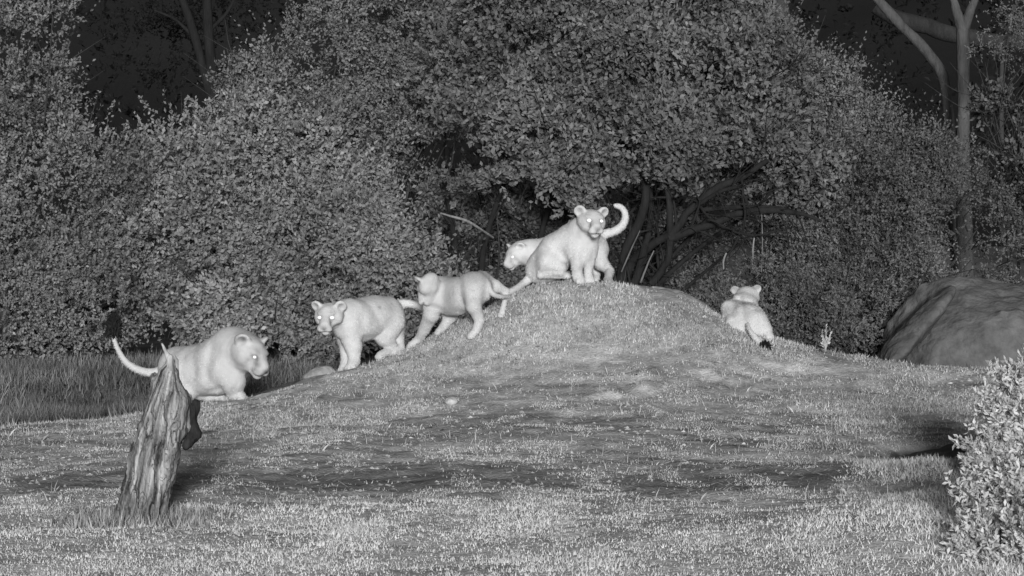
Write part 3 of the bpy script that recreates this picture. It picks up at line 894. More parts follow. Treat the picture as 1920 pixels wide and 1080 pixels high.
def crown(blobs, ntwig, leaf=(.04, .065), ratio=.58, nleaf=9, twig_len=(.08, .22), upw=.45, holes=(), gap=.42, seed=1, back=.12, col=(.13, .035), clump=2.1, parent=None, name="crown", fill=.25, lumps=15, shrink=.94):
    """blobs: (px, py, depth, rx px, rz px, ry m).  Leafy twigs through the outer part of the crown's volume."""
    ntwig = int(ntwig * .33); leaf = (leaf[0] * 1.13, leaf[1] * 1.13)
    c = np.array([at(b[0], b[1], b[2]) for b in blobs])
    r = np.array([[b[3] * b[2] / FPX, b[5], b[4] * b[2] / FPX] for b in blobs]) * shrink
    w = r[:, 0] * r[:, 2] + r[:, 0] * r[:, 1] * .5
    # lesser lumps budding from each mass
    bc, br = [c], [r]
    for i in range(len(blobs)):
        m_ = lumps
        u_ = norm(rng.normal(0, 1, (m_, 3)) * [1, .7, 1] + [0, -.5, .2])
        bc.append(c[i] + u_ * r[i] * rng.uniform(.55, 1.0, (m_, 1)))
        br.append(r[i] * rng.uniform(.18, .46, (m_, 1)) * np.stack([rng.uniform(.6, 1.2, m_), np.full(m_, .9), rng.uniform(.7, 1.5, m_)], 1))
    nb0 = len(blobs)
    c, r = np.concatenate(bc), np.concatenate(br)
    blobs = list(range(len(c)))
    w = r[:, 0] * r[:, 2] + r[:, 0] * r[:, 1] * .5
    r[:nb0] *= .84
    w[:nb0] *= .45
    w[nb0:] *= 1.0
    N = int(ntwig * 3.2)
    k = rng.choice(len(blobs), N, p=w / w.sum())
    u = norm(rng.normal(0, 1, (N, 3)))
    rad = np.where(rng.uniform(0, 1, N) < fill, rng.uniform(.3, .8, N), rng.uniform(.78, 1.04, N))
    rad = np.where(rng.uniform(0, 1, N) < .10, rng.uniform(1.04, 1.30, N), rad)
    p = c[k] + u * rad[:, None] * r[k]
    p = p + u * ((fbm3(p[:, 0] * 1.1, p[:, 1] * 1.1, p[:, 2] * 1.1, 3, seed + 3) - .5) * np.minimum(1.1, r[k].mean(1) * 1.0))[:, None]
    nout = norm(u / r[k])
    # uneven outline and clumps
    nz = .62 * fbm3(p[:, 0] * clump, p[:, 1] * clump, p[:, 2] * clump, 3, seed) + .38 * fbm3(p[:, 0] * .55, p[:, 1] * .55, p[:, 2] * .55, 2, seed + 1)
    gap = gap + .045
    keep = rng.uniform(0, 1, N) < sstep(gap - .07, gap + .07, nz)
    keep &= ~((u[:, 1] > .25) & (rng.uniform(0, 1, N) > back))
    # drop what lies deep inside another blob
    for j in range(nb0):
        q = (((p - c[j]) / r[j]) ** 2).sum(1)
        keep &= ~((q < .42) & (k != j) & (rng.uniform(0, 1, N) < .8))
    for hb in holes:
        hcn = at(hb[0], hb[1], hb[2]); hr = np.array([hb[3] * hb[2] / FPX, hb[5], hb[4] * hb[2] / FPX])
        q = (((p - hcn) / hr) ** 2).sum(1) + (fbm3(p[:, 0] * 3, p[:, 1] * 3, p[:, 2] * 3, 2, seed + 9) - .5) * 1.4
        keep &= q > 1
    keep &= p[:, 2] > -.05
    p, nout, nz = p[keep][:ntwig], nout[keep][:ntwig], nz[keep][:ntwig]
    n = len(p)
    td = norm(nout * .8 + np.array([0, -.15, upw]) + rng.normal(0, .5, (n, 3)))
    tl = rng.uniform(*twig_len, n)
    lng = rng.uniform(0, 1, n) < .10                     # long wispy shoots
    tl = np.where(lng, rng.uniform(.4, .9, n) * (twig_len[1] / .24), tl)
    td = np.where(lng[:, None], norm(nout * .7 + np.array([0, -.1, .8]) + rng.normal(0, .35, (n, 3))), td)
    f = (np.arange(nleaf) + .5) / nleaf
    o = p[:, None] + td[:, None] * (tl[:, None] * (f[None] - .3))[..., None]
    o = o.reshape(-1, 3)
    ld = norm(np.repeat(td, nleaf, 0) * .75 + rng.normal(0, .62, (n * nleaf, 3)))
    m = n * nleaf
    ln = rng.uniform(*leaf, m)
    V, Q = leaf_quads(o, ld, ln, ln * rng.uniform(.8, 1.2, m) * ratio, np.repeat(norm(nout + [0, -.5, .25]), nleaf, 0))
    tc = np.repeat(.75 + .6 * (nz - gap) + .7 * (fbm3(p[:, 0] * .9, p[:, 1] * .9, p[:, 2] * .9, 2, seed + 21) - .5) + rng.normal(0, .12, n), nleaf).clip(.25, 1.6)
    lc = np.clip(tc * rng.normal(col[0], col[1] * .6, m) * LEAFK, .012, .7)
    o_ = mesh_obj(name, V, Q, M_LEAF, parent, col=np.repeat(lc, 4))
    tg = [tube(np.stack([p[i] - td[i] * tl[i] * .9, p[i] + td[i] * tl[i] * .5]), [.006, .003], 3) for i in range(0, n, 22)]
    return o_, tg


def shrub(label, base, blobs, ntwig, stems=(), limbs_col=.045, cat="shrub", nstem=7, extra_branches=(), **kw):
    """shrub > trunk (the stems), crown (the leaves)."""
    root = empty("shrub" if cat == "shrub" else "tree", base)
    tag(root, label, cat, "thicket behind the mound")
    cr, tg = crown(blobs, ntwig, parent=root, **kw)
    parts, big = list(tg), []
    for st in stems:
        pts = np.array([at(a, b, d) for a, b, d, r in st]); rr = np.array([r * d / FPX for a, b, d, r in st])
        big.append(tube(pts, rr, 8))
    # limbs rising into each blob
    for b in blobs:
        cc = at(b[0], b[1], b[2])
        for _ in range(nstem):
            e = cc + rng.normal(0, .45, 3) * np.array([b[3] * b[2] / FPX, b[5], b[4] * b[2] / FPX])
            b0 = np.array(base) + np.array([rng.normal(0, .25), rng.normal(0, .2), -.1])
            m1 = b0 * .65 + e * .35 + rng.normal(0, .12, 3); m2 = b0 * .3 + e * .7 + rng.normal(0, .15, 3)
            r0 = rng.uniform(.018, .04)
            parts.append(tube(np.stack([b0, m1, m2, e]), [r0, r0 * .8, r0 * .5, r0 * .2], 5))
    # bare twigs standing out of the leaves, and forks along the limbs
    for _ in range(90):
        b = blobs[rng.integers(0, len(blobs))]
        rb = np.array([b[3] * b[2] / FPX, b[5], b[4] * b[2] / FPX]) * .9
        u = norm(rng.normal(0, 1, 3) + np.array([0, -.8, .3]))
        e = at(b[0], b[1], b[2]) + u * rb * .8
        dv = norm(u + rng.normal(0, .6, 3) + [0, 0, .4]); ln_ = rng.uniform(.35, .9)
        k1 = e + dv * ln_ * .5 + rng.normal(0, .05, 3); k2 = e + dv * ln_ + rng.normal(0, .09, 3)
        parts.append(tube(np.stack([e, k1, k2]), [.008, .006, .002], 4))
    for stc in stems:
        for _ in range(7):
            i = rng.integers(1, len(stc)); f = rng.uniform(0, 1)
            pa, pb = at(*stc[i - 1][:3]), at(*stc[i][:3])
            o = pa * (1 - f) + pb * f
            r_ = min(.35, stc[i][3] / 12) * stc[i][3] * stc[i][2] / FPX + .004
            dv = norm(norm(pb - pa) * .6 + rng.normal(0, .7, 3) * [1, .6, 1] + [0, 0, .15]); ln_ = rng.uniform(.2, .7)
            k1 = o + dv * ln_ * .45 + rng.normal(0, .06, 3); k2 = o + dv * ln_ + rng.normal(0, .12, 3)
            parts.append(tube(np.stack([o, k1, k2]), [r_, r_ * .7, .002], 5))
            k3 = k1 + norm(dv + rng.normal(0, .7, 3)) * ln_ * .5
            parts.append(tube(np.stack([k1, .5 * (k1 + k3) + rng.normal(0, .03, 3), k3]), [r_ * .6, r_ * .4, .002], 4))
    V, Q = join(parts)
    tag(mesh_obj("stems", V, Q, M_BARK, root, col=np.full(len(V), limbs_col), smooth=True), kind="stuff")
    for i, (v, q) in enumerate(big):
        mesh_obj("trunk" if i == 0 else "limb", v, q, M_BARK, root, col=np.full(len(v), limbs_col), smooth=True)
    for nm, chain, colv in extra_branches:
        pts = np.array([at(a, b, d) for a, b, d, r in chain]); rr = np.array([r * d / FPX for a, b, d, r in chain])
        v, q = tube(pts, rr, 6)
        mesh_obj(nm, v, q, M_BARK, root, col=np.full(len(v), colv), smooth=True)
    return root


def gp(px, d, dz=0):
    X = (px - 960) / FPX * d
    return (X, d, float(ground_z(np.array([X]), np.array([d]))[0]) + dz)


# left tall shrub
shrub("tall leafy shrub filling the left edge of the picture", gp(60, 30.6),
      [(30, 120, 30.6, 140, 200, 1.3), (120, 340, 30.2, 180, 190, 1.3), (30, 520, 29.8, 190, 170, 1.1), (200, 560, 29.8, 160, 120, 1.0), (-120, 300, 30.4, 180, 330, 1.3), (290, 380, 31.4, 110, 110, .9)],
      38000, seed=11, col=(.25, .07), gap=.39, leaf=(.03, .052))  # leaf greys differ between shrubs to paint in the light's falloff
# rounded shrub right of it, behind the three walking lions
shrub("broad rounded shrub behind the three walking lions", gp(560, 30.2),
      [(520, 330, 30.6, 210, 180, 1.2), (330, 420, 30.2, 150, 190, 1.1), (620, 480, 29.6, 210, 170, 1.2), (450, 580, 29.2, 200, 110, .9), (740, 540, 29.0, 130, 130, .8), (650, 620, 28.9, 160, 70, .7)],
      32000, seed=23, col=(.29, .08), gap=.39, leaf=(.035, .065),
      extra_branches=[("pale_branch", [(826, 400, 28.2, 1.5), (850, 406, 28.1, 2.6), (875, 413, 28.1, 3), (896, 426, 28.2, 2.6), (925, 445, 28.5, 2)], .22)])
# tall shrub above it with its crown leaving the top of the frame
shrub("tall shrub rising out of the top of the frame, left of centre", gp(700, 32.0),
      [(570, 150, 32.0, 120, 95, 1.0), (720, 80, 32.2, 190, 170, 1.4), (640, 260, 31.6, 170, 130, 1.1), (840, 200, 31.8, 170, 150, 1.2), (490, 180, 31.8, 80, 90, .8), (790, -120, 32.6, 150, 140, 1.3)],
      32000, seed=37, col=(.23, .06), gap=.40, leaf=(.028, .05),
      holes=[(850, 292, 31, 95, 45, 1.6)])
# central many-stemmed tree
S = 28.6
stems = [
    [(1160, 560, S, 9), (1166, 480, S, 9), (1202, 408, S, 9), (1212, 372, S, 8), (1209, 310, S, 6)],
    [(1150, 560, S + .3, 9), (1183, 492, S + .2, 10), (1225, 455, S + .1, 8), (1255, 440, S, 7)],
    [(1185, 560, S, 9), (1204, 480, S, 8), (1216, 440, S + .2, 6), (1222, 390, S + .3, 5), (1218, 330, S + .4, 4)],
    [(1219, 535, S - .1, 7), (1240, 508, S, 7), (1254, 490, S, 7), (1256, 450, S, 7), (1256, 377, S, 6), (1249, 348, S, 5.5), (1237, 334, S, 5), (1225, 290, S, 4)],
    [(1255, 446, S, 9), (1290, 434, S, 8), (1335, 423, S, 7.5), (1360, 409, S, 7), (1385, 399, S, 7), (1467, 393, S, 6), (1510, 402, S, 4), (1540, 415, S, 3)],
    [(1290, 397, S + .1, 5), (1330, 392, S + .1, 4.5), (1371, 390, S + .05, 5), (1420, 388, S + .05, 5), (1467, 392, S, 5)],
    [(1258, 440, S, 8), (1280, 412, S, 7.5), (1296, 392, S, 7.5), (1344, 350, S, 7), (1390, 336, S, 6), (1440, 300, S, 4)],
    [(1296, 392, S, 4), (1346, 360, S - .2, 4), (1385, 350, S - .2, 3)],
    [(1345, 424, S, 3), (1372, 433, S - .1, 3), (1392, 438, S - .1, 2.8), (1419, 443, S - .1, 3), (1445, 436, S - .1, 2.6), (1465, 431, S - .1, 2)],
    [(1390, 330, S, 2.5), (1394, 370, S - .1, 2.6), (1398, 396, S - .15, 2.8), (1396, 415, S - .15, 2.6), (1391, 436, S - .1, 2.4)],
    [(1384, 444, S - .1, 2.2), (1372, 470, S - .15, 2), (1360, 482, S - .2, 1.8)],
    [(1130, 560, S + .8, 7), (1140, 480, S + .8, 7), (1120, 400, S + .9, 6), (1090, 320, S + .9, 5)],
    [(830, 560, S + .9, 8), (858, 470, S + .9, 8), (848, 410, S + 1, 6), (830, 330, S + 1.2, 5)],
    [(900, 560, S + .9, 6), (905, 470, S + .9, 6), (925, 400, S + 1, 5), (950, 330, S + 1.2, 4)],
    [(1020, 560, S + 1.2, 6), (1010, 440, S + 1.2, 6), (1040, 360, S + 1.2, 5)],
]
pale = [("broken_twig", [(1362, 474, S - .3, 1.6), (1356, 488, S - .3, 2), (1357, 505, S - .3, 1.2)], .24),
        ("broken_twig", [(1414, 446, S - .2, 1.6), (1412, 462, S - .2, 1.9), (1412, 486, S - .2, 1.0)], .2),
        ("pale_twig", [(1201, 530, S - .25, 2), (1212, 500, S - .25, 1.8), (1226, 470, S - .25, 1.2)], .16),
        ("pale_twig", [(1165, 510, S - .3, 1.5), (1182, 470, S - .3, 1.5), (1200, 432, S - .3, 1)], .13),
        ("pale_twig", [(1428, 400, S - .1, 1.0), (1430, 450, S - .1, 1.0), (1428, 510, S - .1, .8)], .14)]
shrub("wide dark-limbed tree spreading its crown over the sitting lion", at(1175, 565, S),
      [(1010, 250, 29.4, 200, 110, 1.2), (1150, 180, 30.0, 240, 170, 1.5), (930, 120, 30.8, 190, 150, 1.3), (1200, 290, 29.2, 150, 85, 1.0), (1060, 340, 29.0, 120, 60, .8),
       (1350, 200, 30.0, 220, 150, 1.4), (1150, 20, 31.0, 260, 150, 1.5), (1400, 300, 29.6, 140, 70, .8), (900, 340, 29.6, 90, 60, .7), (1500, 330, 29.9, 120, 80, .8), (1290, 330, 29.5, 90, 50, .6)],
      36000, stems=stems, nstem=1, seed=53, col=(.21, .06), gap=.41, extra_branches=pale, leaf=(.04, .078), limbs_col=.018,
      holes=[(850, 292, 29.8, 95, 48, 1.4), (1000, 430, 29, 90, 60, 1.2), (1385, 330, 29, 70, 30, .8), (1170, 375, 28.8, 70, 40, .8)])
# right dome
shrub("domed shrub sloping down to the right, above the boulder", gp(1560, 31.0),
      [(1460, 230, 31.2, 190, 150, 1.3), (1580, 330, 30.8, 180, 150, 1.2), (1370, 130, 31.6, 170, 100, 1.2), (1700, 385, 30.8, 140, 150, 1.1), (1560, 430, 30.4, 170, 130, 1.0), (1825, 450, 31.0, 120, 130, 1.0), (1330, 80, 31.8, 150, 80, 1.1)],
      46000, seed=67, col=(.19, .055), gap=.39, leaf=(.026, .045))
shrub("low twiggy shrub between the dark limbs and the boulder", gp(1450, 30.4),
      [(1350, 520, 30.4, 170, 110, .9), (1500, 500, 30.2, 150, 120, .9), (1590, 580, 29.4, 110, 110, .7), (1480, 600, 29.0, 130, 70, .7), (1290, 590, 29.8, 110, 70, .7), (1680, 530, 30.0, 110, 90, .7)],
      17000, seed=71, col=(.20, .06), gap=.43, leaf=(.03, .05), ratio=.42, nleaf=11, upw=.3)
shrub("dim shrub seen low between the walking lions and the sitting one", gp(900, 30.6),
      [(900, 470, 30.6, 120, 110, .8), (1000, 490, 30.8, 110, 90, .8), (1110, 460, 31.0, 110, 110, .8), (840, 560, 29.6, 70, 60, .6), (860, 390, 30.3, 90, 70, .6), (960, 410, 30.5, 100, 60, .6), (1060, 420, 30.6, 90, 60, .6), (1230, 460, 30.8, 110, 100, .7)],
      13000, seed=79, col=(.19, .055), gap=.43, leaf=(.04, .065))
shrub("thin-leaved shrub at the right edge above the boulder", gp(1940, 33.0),
      [(1895, 340, 33.0, 60, 80, .7), (1960, 300, 33.4, 70, 110, .8), (1870, 200, 33.2, 50, 34, .4)],
      1300, seed=83, col=(.17, .05), gap=.46, leaf=(.05, .08))


# far trees
def far_tree(label, chains, d, blobs=(), ntwig=0, colv=.06, seed=3, group="trees beyond the thicket", lcol=(.09, .03), **kw):
    b0 = chains[0][0]
    base = at(b0[0], b0[1], d)
    root = empty("tree", (base[0], base[1], -.12))
    tag(root, label, "tree", group)
    parts = []
    for ch in chains:
        pts = np.array([at(a, b, d + w) for a, b, w, r in ch]); rr = np.array([r * d / FPX for a, b, w, r in ch])
        parts.append(tube(pts, rr, 10))
    for i, (v, q) in enumerate(parts):
        mesh_obj("trunk" if i == 0 else "limb", v, q, M_BARK, root, col=np.full(len(v), colv), smooth=True)
    if blobs:
        cr, tg = crown(blobs, ntwig, parent=root, seed=seed, col=lcol, **kw)
        V, Q = join(tg)
        tag(mesh_obj("twigs", V, Q, M_BARK, root, col=np.full(len(V), colv), smooth=True), kind="stuff")
    return root


ZG = 277 + FPX * 2.6 / 39
far_tree("pale straight trunk forking in a V at the upper right", [
    [(1812, ZG, 0, 17), (1806, 240, 0, 13), (1803, 120, 0, 12), (1806, 50, 0, 13)],
    [(1806, 56, 0, 11), (1792, 15, 0, 8), (1776, -30, 0, 7), (1750, -160, 0, 5)],
    [(1806, 56, 0, 10), (1822, 15, 0, 8), (1836, -30, 0, 7), (1850, -160, 0, 5)]], 39,
    [(1800, -230, 39, 240, 90, 1.5)], 1500, .09, 91, gap=.45)
far_tree("leaning trunk crossing the upper right corner towards the forked one", [
    [(1800, ZG, .6, 13), (1778, 150, .6, 11), (1735, 95, .6, 10.5), (1690, 45, .6, 10), (1640, -8, .6, 9), (1540, -120, .6, 7)]], 39.5,
    [(1520, -200, 40, 150, 80, 1.2)], 900, .075, 92, gap=.45)
far_tree("dim trunk showing above the central tree near the top edge", [
    [(1485, ZG, 0, 18), (1476, 60, 0, 15), (1462, -20, 0, 14), (1440, -160, 0, 12)]], 38, [(1440, -260, 38, 200, 90, 1.3)], 900, .05, 93, gap=.45)
far_tree("dark twin trunk in the gap between the two left shrubs", [
    [(405, 440, 0, 13), (398, 160, 0, 11), (388, 40, 0, 10), (384, -40, 0, 9), (370, -160, 0, 8)],
    [(396, 200, 0, 8), (362, 60, 0, 8), (335, -20, 0, 7), (300, -120, 0, 5)],
    [(362, 70, 0, 4), (330, 35, .1, 3), (290, 20, .2, 2)], [(390, 60, 0, 4), (430, 20, .1, 3), (450, -30, .1, 2)]], 44,
    [(300, 90, 46, 130, 70, 1.5), (420, 40, 47, 120, 60, 1.5), (250, 20, 46, 110, 60, 1.5), (330, -120, 45, 260, 90, 2)], 2200, .015, 94, gap=.42, lcol=(.012, .005))
far_tree("spreading fine-leaved tree at the top right corner", [
    [(1882, 440, 0, 6), (1876, 120, 0, 4), (1890, 40, 0, 4), (1930, -60, 0, 3)]], 36.5,
    [(1890, 60, 36.5, 60, 34, .6), (1905, 20, 36.6, 60, 30, .6), (1850, 95, 36.5, 45, 16, .4), (1915, 110, 36.5, 40, 40, .5), (1950, -40, 36.6, 120, 60, .8)],
    1500, .05, 95, leaf=(.03, .05), ratio=.4, gap=.42, lcol=(.2, .05), upw=.0)

# fallen log behind the trunks
lp = np.array([at(a, b, 44) for a, b in [(1640, 10), (1700, 42), (1770, 62), (1850, 74), (1960, 82)]])
v, q = tube(lp, np.array([14, 16, 16, 15, 14]) * 44 / FPX, 12)
lg = mesh_obj("fallen_log", v, q, M_BARK, col=np.full(len(v), .03), smooth=True, origin=lp[2])
tag(lg, "dim thick bough lying across behind the forked trunk, upper right", "log")

# the dark wood that closes the view
cr, tg = crown([(x_, y_, 58 + 2 * math.sin(x_), 190, 200, 2.5) for x_ in range(-100, 2200, 190) for y_ in (-150, 80, 320)], 8000, leaf=(.10, .18), seed=101, gap=.36, col=(.008, .003), name="far_wood", twig_len=(.3, .7), clump=.8)
tag(cr, "black wood far behind the thicket, seen in the gaps at the top", "wood", kind="stuff")


# ------------------------------------------------------------------ rocks
def rock(label, prims, h=.03, amp=.05, sc=2.5, col=.14, seed=1, name="boulder", cat="rock", group=None, crack=.03):
    def disp(x, y, z):
        a = (fbm3(x * sc, y * sc, z * sc, 4, seed) - .5) * amp * 2
        c = np.abs(fbm3(x * sc * .9 + 9, y * sc * .9, z * sc * 1.1, 3, seed + 5) - .5)
        return a + crack * np.exp(-(c / .012) ** 2) + (fbm3(x * 9, y * 9, z * 9, 3, seed + 7) - .5) * amp * .8
    V, Q = sdf_mesh(prims, h, disp)
    V = relax(V, Q, 1, .4)
    cc = np.clip(col * (1 + .5 * (fbm3(V[:, 0] * 3, V[:, 1] * 3, V[:, 2] * 3, 3, seed + 2) - .5)), .02, .7)
    base = np.array([V[:, 0].mean(), V[:, 1].mean(), V[:, 2].min()])
    o = mesh_obj(name, V, Q, M_ROCK, col=cc, smooth=True, origin=base)
    tag(o, label, cat, group)
    return o


def rell(px, py, d, rx, rz, ry, rot=0, k=.12):
    s = d / FPX
    a = R(rot)
    B = np.array([[math.cos(a), 0, math.sin(a)], [0, 1, 0], [-math.sin(a), 0, math.cos(a)]])
    return ell(at(px, py, d), [rx * s, ry, rz * s], B, k)


rock("large smooth grey boulder at the right behind the slope", [
    poly(at(1830, 660, 28.2), [((-.80, -.30, .62), .66), ((-.35, -.55, .72), .60), ((.05, -.35, 1), .62), ((.1, -1, .30), .72), ((.5, -.5, .62), .85), ((1, 0, .2), 1.3), ((0, 1, .2), .8), ((-.3, -1, .05), .70), ((.35, -1, .12), .86), ((0, 0, -1), .6), ((-1, 0, .0), 1.02)], 1.6, .18)],
    .026, .075, 2.6, .112, 5, crack=.01)
rock("leaning slab against the left side of the large boulder", [
    rell(1718, 612, 28.1, 20, 105, .45, -44, .1), rell(1685, 655, 27.9, 16, 62, .4, -46, .1)], .028, .06, 3, .105, 15, crack=.015)
rock("small rounded boulder peeking in at the right edge", [rell(1935, 560, 28.9, 45, 36, .4, 0, .2), rell(1960, 600, 29, 60, 60, .5, 0, .2)], .035, .04, 2, .13, 25)
rock("flat pale rock rim on the right shoulder of the mound", [
    rell(1215, 556, 25.05, 75, 20, .34, -6, .1), rell(1290, 578, 24.95, 60, 20, .32, -20, .1)], .02, .03, 3, .30, 35)
rock("small pale stone lying on the slope left of the mound", [rell(846, 752, 22.35, 13, 9, .07, 5, .03)], .008, .015, 9, .42, 45, name="stone", crack=.006)
rock("blurred grey stone behind the walking lion's front paws", [rell(602, 702, 24.9, 26, 15, .12, 12, .05), rell(585, 708, 24.9, 20, 10, .1, 0, .05)], .012, .02, 6, .30, 55, name="stone", crack=.01)
rock("low dark rock over the hollow at the right", [rell(1745, 862, 20.1, 50, 16, .25, 3, .08), rell(1795, 856, 20.1, 30, 22, .2, 10, .08)], .015, .03, 5, .06, 65, name="stone", crack=.01)  # dark body added in place of the shadow gap
rock("black lump added as shadow in the lower hollow beside the leafy bush", [rell(1770, 935, 17.3, 30, 22, .14, 12, .05), rell(1805, 955, 17.1, 24, 18, .12, 12, .05)], .012, .035, 6, .03, 75, name="shadow_lump", crack=.01)  # near-black body added to stand for shadow in the lower hollow

# ------------------------------------------------------------------ stump
SD = 16.4
sb = gp(258, SD, 0)
stump = empty("tree_stump", sb)
tag(stump, "broken weathered tree stump leaning right in the foreground", "stump")
ss = SD / FPX
PS = lambda px, py, w=0: at(px, py, SD + w)
ax0, ax1 = PS(256, 1000), PS(322, 690)
axd = norm(ax1 - ax0)


def stump_disp(x, y, z):
    p = np.stack([x, y, z], 1) - ax0
    t = p @ axd
    q = p - t[:, None] * axd
    an = np.arctan2(q[:, 1], q[:, 0])
    r_ = np.linalg.norm(q, axis=1)
    g = fbm2(np.cos(an) * 5 + 20 + t * .9, np.sin(an) * 5 + t * 1.7, 3, 3) + .0
    g2 = fbm3(x * 26, y * 26, z * 3.0, 2, 7)
    g3 = fbm3(x * 7, y * 7, z * 3.5, 3, 17)
    g4 = np.abs(fbm2(an * 9 + t * 2.0 + g3 * 2, t * 2.2 + 5, 3, 57) - .5)
    k_ = .45 + .55 * sstep(0.06, .14, r_)
    g5 = np.abs(fbm3(x * 60, y * 60, z * 7, 2, 71) - .5)
    g6 = fbm3(x * 22, y * 22, z * 14, 3, 91) - .5
    return (g6 * .045 + (.5 - g) * .018 - np.abs(g2 - .5) * .018 + (g3 - .5) * .026 + .013 * np.exp(-(g4 / .03) ** 2) + .012 * np.exp(-(g5 / .05) ** 2) + .008) * k_


SP = [rcone(PS(256, 1000), PS(288, 860), 50 * ss, 48 * ss, .03), rcone(PS(289, 860), PS(317, 755), 48 * ss, 43 * ss, .03),
      rcone(PS(313, 765), PS(314, 705), 35 * ss, 22 * ss, .03), rcone(PS(316, 708), PS(319, 680), 17 * ss, 10 * ss, .02),
      rcone(PS(296, 735), PS(289, 706), 14 * ss, 9 * ss, .02), rcone(PS(340, 800), PS(352, 752), 22 * ss, 12 * ss, .03),
      rcone(PS(234, 998), PS(256, 920), 20 * ss, 16 * ss, .04),
      ell(PS(324, 700, -.12), [7 * ss, .05, 22 * ss], None, .02, 's'), ell(PS(318, 800, -.16), [6 * ss, .05, 60 * ss], None, .03, 's'),
      ell(PS(300, 860, -.18), [5 * ss, .05, 70 * ss], None, .03, 's')]
_sr = np.random.default_rng(3)
for _ in range(9):
    f_ = _sr.uniform(.05, .95); o_ = _sr.uniform(-38, 38) * (1 - .35 * f_)
    cpt = PS(264 + 56 * f_ + o_, 975 - 250 * f_, -(1 - .35 * f_) * math.sqrt(max(46 ** 2 - o_ ** 2, 100)) * ss)
    SP.append(ell(cpt, np.array([_sr.uniform(3, 8), 9, _sr.uniform(10, 34)]) * ss, np.array([[.98, 0, -.17], [0, 1, 0], [.17, 0, .98]]), .012, 's'))
V, Q = sdf_mesh(SP, .0085, stump_disp)
V = relax(V, Q, 1, .3)
p = V - ax0
t_ = p @ axd
q_ = p - t_[:, None] * axd
an_ = np.arctan2(q_[:, 1], q_[:, 0])
st = fbm2(an_ * 7 + t_ * .9, t_ * 2.6, 4, 29)
fine = fbm2(an_ * 26 + t_ * 2, t_ * 6, 3, 33)
big = fbm2(an_ * 2.2, t_ * 2.5, 3, 39)
col = .185 + (st - .5) * .75 + (big - .5) * .35 + (fine - .5) * .45
col *= .8
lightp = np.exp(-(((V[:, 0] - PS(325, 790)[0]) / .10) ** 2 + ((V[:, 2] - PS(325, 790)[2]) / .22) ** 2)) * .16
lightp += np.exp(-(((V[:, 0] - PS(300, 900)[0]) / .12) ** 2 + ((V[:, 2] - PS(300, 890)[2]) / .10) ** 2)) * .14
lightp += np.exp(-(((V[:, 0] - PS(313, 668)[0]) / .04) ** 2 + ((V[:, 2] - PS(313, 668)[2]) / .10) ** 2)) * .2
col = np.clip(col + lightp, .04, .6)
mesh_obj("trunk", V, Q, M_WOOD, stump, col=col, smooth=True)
SPL = [rcone(PS(320, 700, -.03), PS(318, 672, -.02), 8 * ss, 6 * ss, .012), rcone(PS(318, 672, -.02), PS(304, 645, -.01), 6 * ss, 1.6 * ss, .012), rcone(PS(328, 706, .03), PS(331, 676, .03), 7 * ss, 4 * ss, .012), rcone(PS(331, 676, .03), PS(324, 660, .02), 4 * ss, 1.5 * ss, .01)]
V, Q = sdf_mesh(SPL, .005, lambda x, y, z: (fbm3(x * 40, y * 40, z * 8, 2, 49) - .5) * .016)
mesh_obj("splinter", V, Q, M_WOOD, stump, col=np.clip(.34 + .5 * (fbm3(V[:, 0] * 50, V[:, 1] * 50, V[:, 2] * 8, 2, 3) - .5), .05, .6), smooth=True)
FP = [rcone(PS(358, 770, .04), PS(362, 815, .03), 13 * ss, 14 * ss, .02), rcone(PS(362, 815, .03), PS(348, 838, .02), 13 * ss, 9 * ss, .02), rcone(PS(364, 775, .04), PS(368, 755, .04), 7 * ss, 5 * ss, .02)]
V, Q = sdf_mesh(FP, .0065, lambda x, y, z: (fbm3(x * 18, y * 18, z * 12, 3, 47) - .5) * .05)
mesh_obj("bark_flap", V, Q, M_WOOD, stump, col=np.clip(.028 + .04 * (fbm3(V[:, 0] * 30, V[:, 1] * 30, V[:, 2] * 20, 2, 3) - .5), .01, .3), smooth=True)
# tuft of grass hugging the stump foot
n = 2600
a = rng.uniform(0, 2 * np.pi, n); rr = np.abs(rng.normal(.24, .11, n))
x, y = sb[0] + .03 + np.cos(a) * rr * 1.25, sb[1] - .05 + np.sin(a) * rr
k = (np.hypot((x - sb[0]) / .17, (y - sb[1]) / .16) > .9)
x, y = x[k], y[k]; n = len(x)
blades("stump_grass", x, y, rng.uniform(.03, .11, n), rng.uniform(.006, .011, n), np.abs(rng.normal(.4, .3, n)), grey(n, .42, .13), "ring of longer grass hugging the foot of the stump")

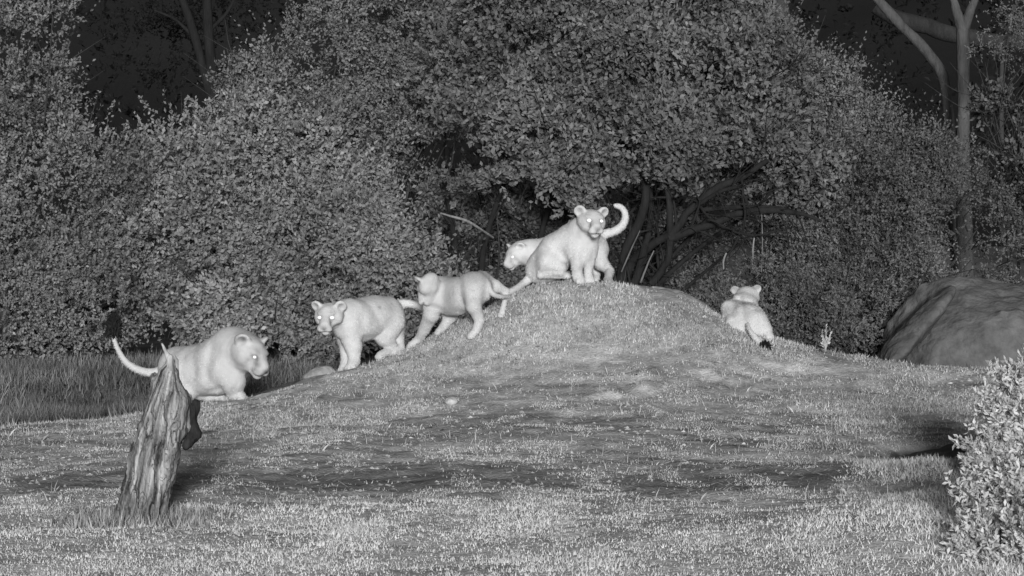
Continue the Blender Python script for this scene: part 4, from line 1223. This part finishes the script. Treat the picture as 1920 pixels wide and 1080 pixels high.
# ------------------------------------------------------------------ leafy bush at the lower right
def rosettes(blobs, nros, parent, name, leaf=(.024, .056), ratio=.42, nl=11, col=(.62, .15), seed=5, fill=.2, back=.4):
    c = np.array([at(b[0], b[1], b[2]) for b in blobs])
    r = np.array([[b[3] * b[2] / FPX, b[5], b[4] * b[2] / FPX] for b in blobs])
    w = r[:, 0] * r[:, 2]
    N = nros * 2
    k = rng.choice(len(blobs), N, p=w / w.sum())
    u = norm(rng.normal(0, 1, (N, 3)))
    rad = np.where(rng.uniform(0, 1, N) < fill, rng.uniform(.4, .85, N), rng.uniform(.85, 1.1, N))
    p = c[k] + u * rad[:, None] * r[k] + rng.normal(0, .05, (N, 3))
    keep = ~((u[:, 1] > .2) & (rng.uniform(0, 1, N) > back))
    keep &= fbm3(p[:, 0] * 4, p[:, 1] * 4, p[:, 2] * 4, 2, seed) > .43
    keep &= p[:, 2] > ground_z(p[:, 0], p[:, 1]) + .01
    p, u = p[keep][:nros], u[keep][:nros]
    n = len(p)
    ax = norm(u * .7 + np.array([-.1, -.3, .6]) + rng.normal(0, .3, (n, 3)))
    d = norm(np.repeat(ax, nl, 0) * .75 + rng.normal(0, .6, (n * nl, 3)))
    m = n * nl
    ln = rng.uniform(*leaf, m)
    o = np.repeat(p, nl, 0) + np.repeat(ax, nl, 0) * (np.tile(np.linspace(-.05, .04, nl), n))[:, None]
    d = norm(d); s_ = norm(np.cross(d, rng.normal(0, 1, (m, 3)))); nn = np.cross(s_, d)
    wd = ln * ratio * .5
    V = np.stack([o, o + d * (ln * .55)[:, None] + s_ * wd[:, None] + nn * (ln * .06)[:, None], o + d * ln[:, None], o + d * (ln * .55)[:, None] - s_ * wd[:, None] + nn * (ln * .06)[:, None]], 1).reshape(-1, 3)
    mesh_obj(name, V, np.arange(m)[:, None] * 4 + np.arange(4)[None], M_LEAF, parent, col=np.repeat(np.clip(rng.normal(*col, m), .06, .8), 4))
    return p, ax


def leafy_bush(label, base, bl, nros, **kw):
    bush = empty("leafy_bush", base)
    tag(bush, label, "bush", "pale bushes at the right edge")
    p, ax = rosettes(bl, nros, bush, "foliage", **kw)
    b0 = np.array(base)
    parts = []
    for i in range(0, len(p), 16):
        m1 = b0 * .5 + p[i] * .5 + rng.normal(0, .05, 3)
        parts.append(tube(np.stack([b0 + rng.normal(0, .05, 3) * [1, 1, 0], m1, p[i]]), [.012, .008, .003], 5))
    V, Q = join(parts)
    tag(mesh_obj("stems", V, Q, M_BARK, bush, col=np.full(len(V), .09), smooth=True), kind="stuff")


leafy_bush("pale broad-leaved bush reaching up the right edge below the boulder", gp(1945, 18.3, -.05),
           [(1975, 770, 18.3, 75, 70, .35), (1915, 800, 18.1, 50, 45, .25), (1885, 725, 18.4, 22, 34, .12), (1915, 715, 18.4, 26, 26, .12), (1865, 842, 18.0, 44, 30, .2), (1862, 770, 18.3, 18, 22, .12), (1838, 862, 17.9, 24, 18, .15), (1965, 850, 17.9, 80, 60, .35)], 1900, leaf=(.026, .062))
leafy_bush("low pale leafy bush filling the lower right corner", gp(1930, 15.0, -.05),
           [(1965, 960, 15.1, 90, 80, .35), (1895, 965, 15.2, 60, 62, .3), (1865, 900, 15.5, 42, 40, .2), (1960, 890, 15.5, 70, 60, .3), (1900, 1050, 14.6, 110, 70, .4), (1835, 1045, 14.6, 50, 40, .25), (1832, 985, 14.9, 26, 24, .15), (1810, 930, 15.2, 16, 14, .1), (1980, 1030, 14.5, 90, 90, .4)], 2900)

# little pale sprig on the crest
sg = empty("pale_sprig", gp(1547, 23.9))
tag(sg, "small bright sprig standing on the crest left of the boulder", "plant")
tips = [(1549, 612), (1541, 622), (1557, 628), (1545, 634), (1552, 640), (1543, 645)]
parts, LO, LD = [], [], []
root_p = at(1547, 656, 23.9)
for (a, b) in tips:
    e = at(a, b, 23.9 + rng.uniform(-.04, .04))
    parts.append(tube(np.stack([root_p, root_p * .5 + e * .5 + rng.normal(0, .008, 3), e]), [.006, .005, .003], 5))
    for f in np.linspace(.3, 1, 9):
        LO.append(root_p * (1 - f) + e * f); LD.append(norm(e - root_p) + rng.normal(0, .5, 3))
V, Q = join(parts)
mesh_obj("stems", V, Q, M_BLADE, sg, col=np.full(len(V), .5), smooth=True)
m = len(LO)
ln = rng.uniform(.03, .05, m)
V, Q = leaf_quads(np.array(LO), np.array(LD), ln, ln * .5)
mesh_obj("leaves", V, Q, M_LEAF, sg, col=np.full(len(V), .6))
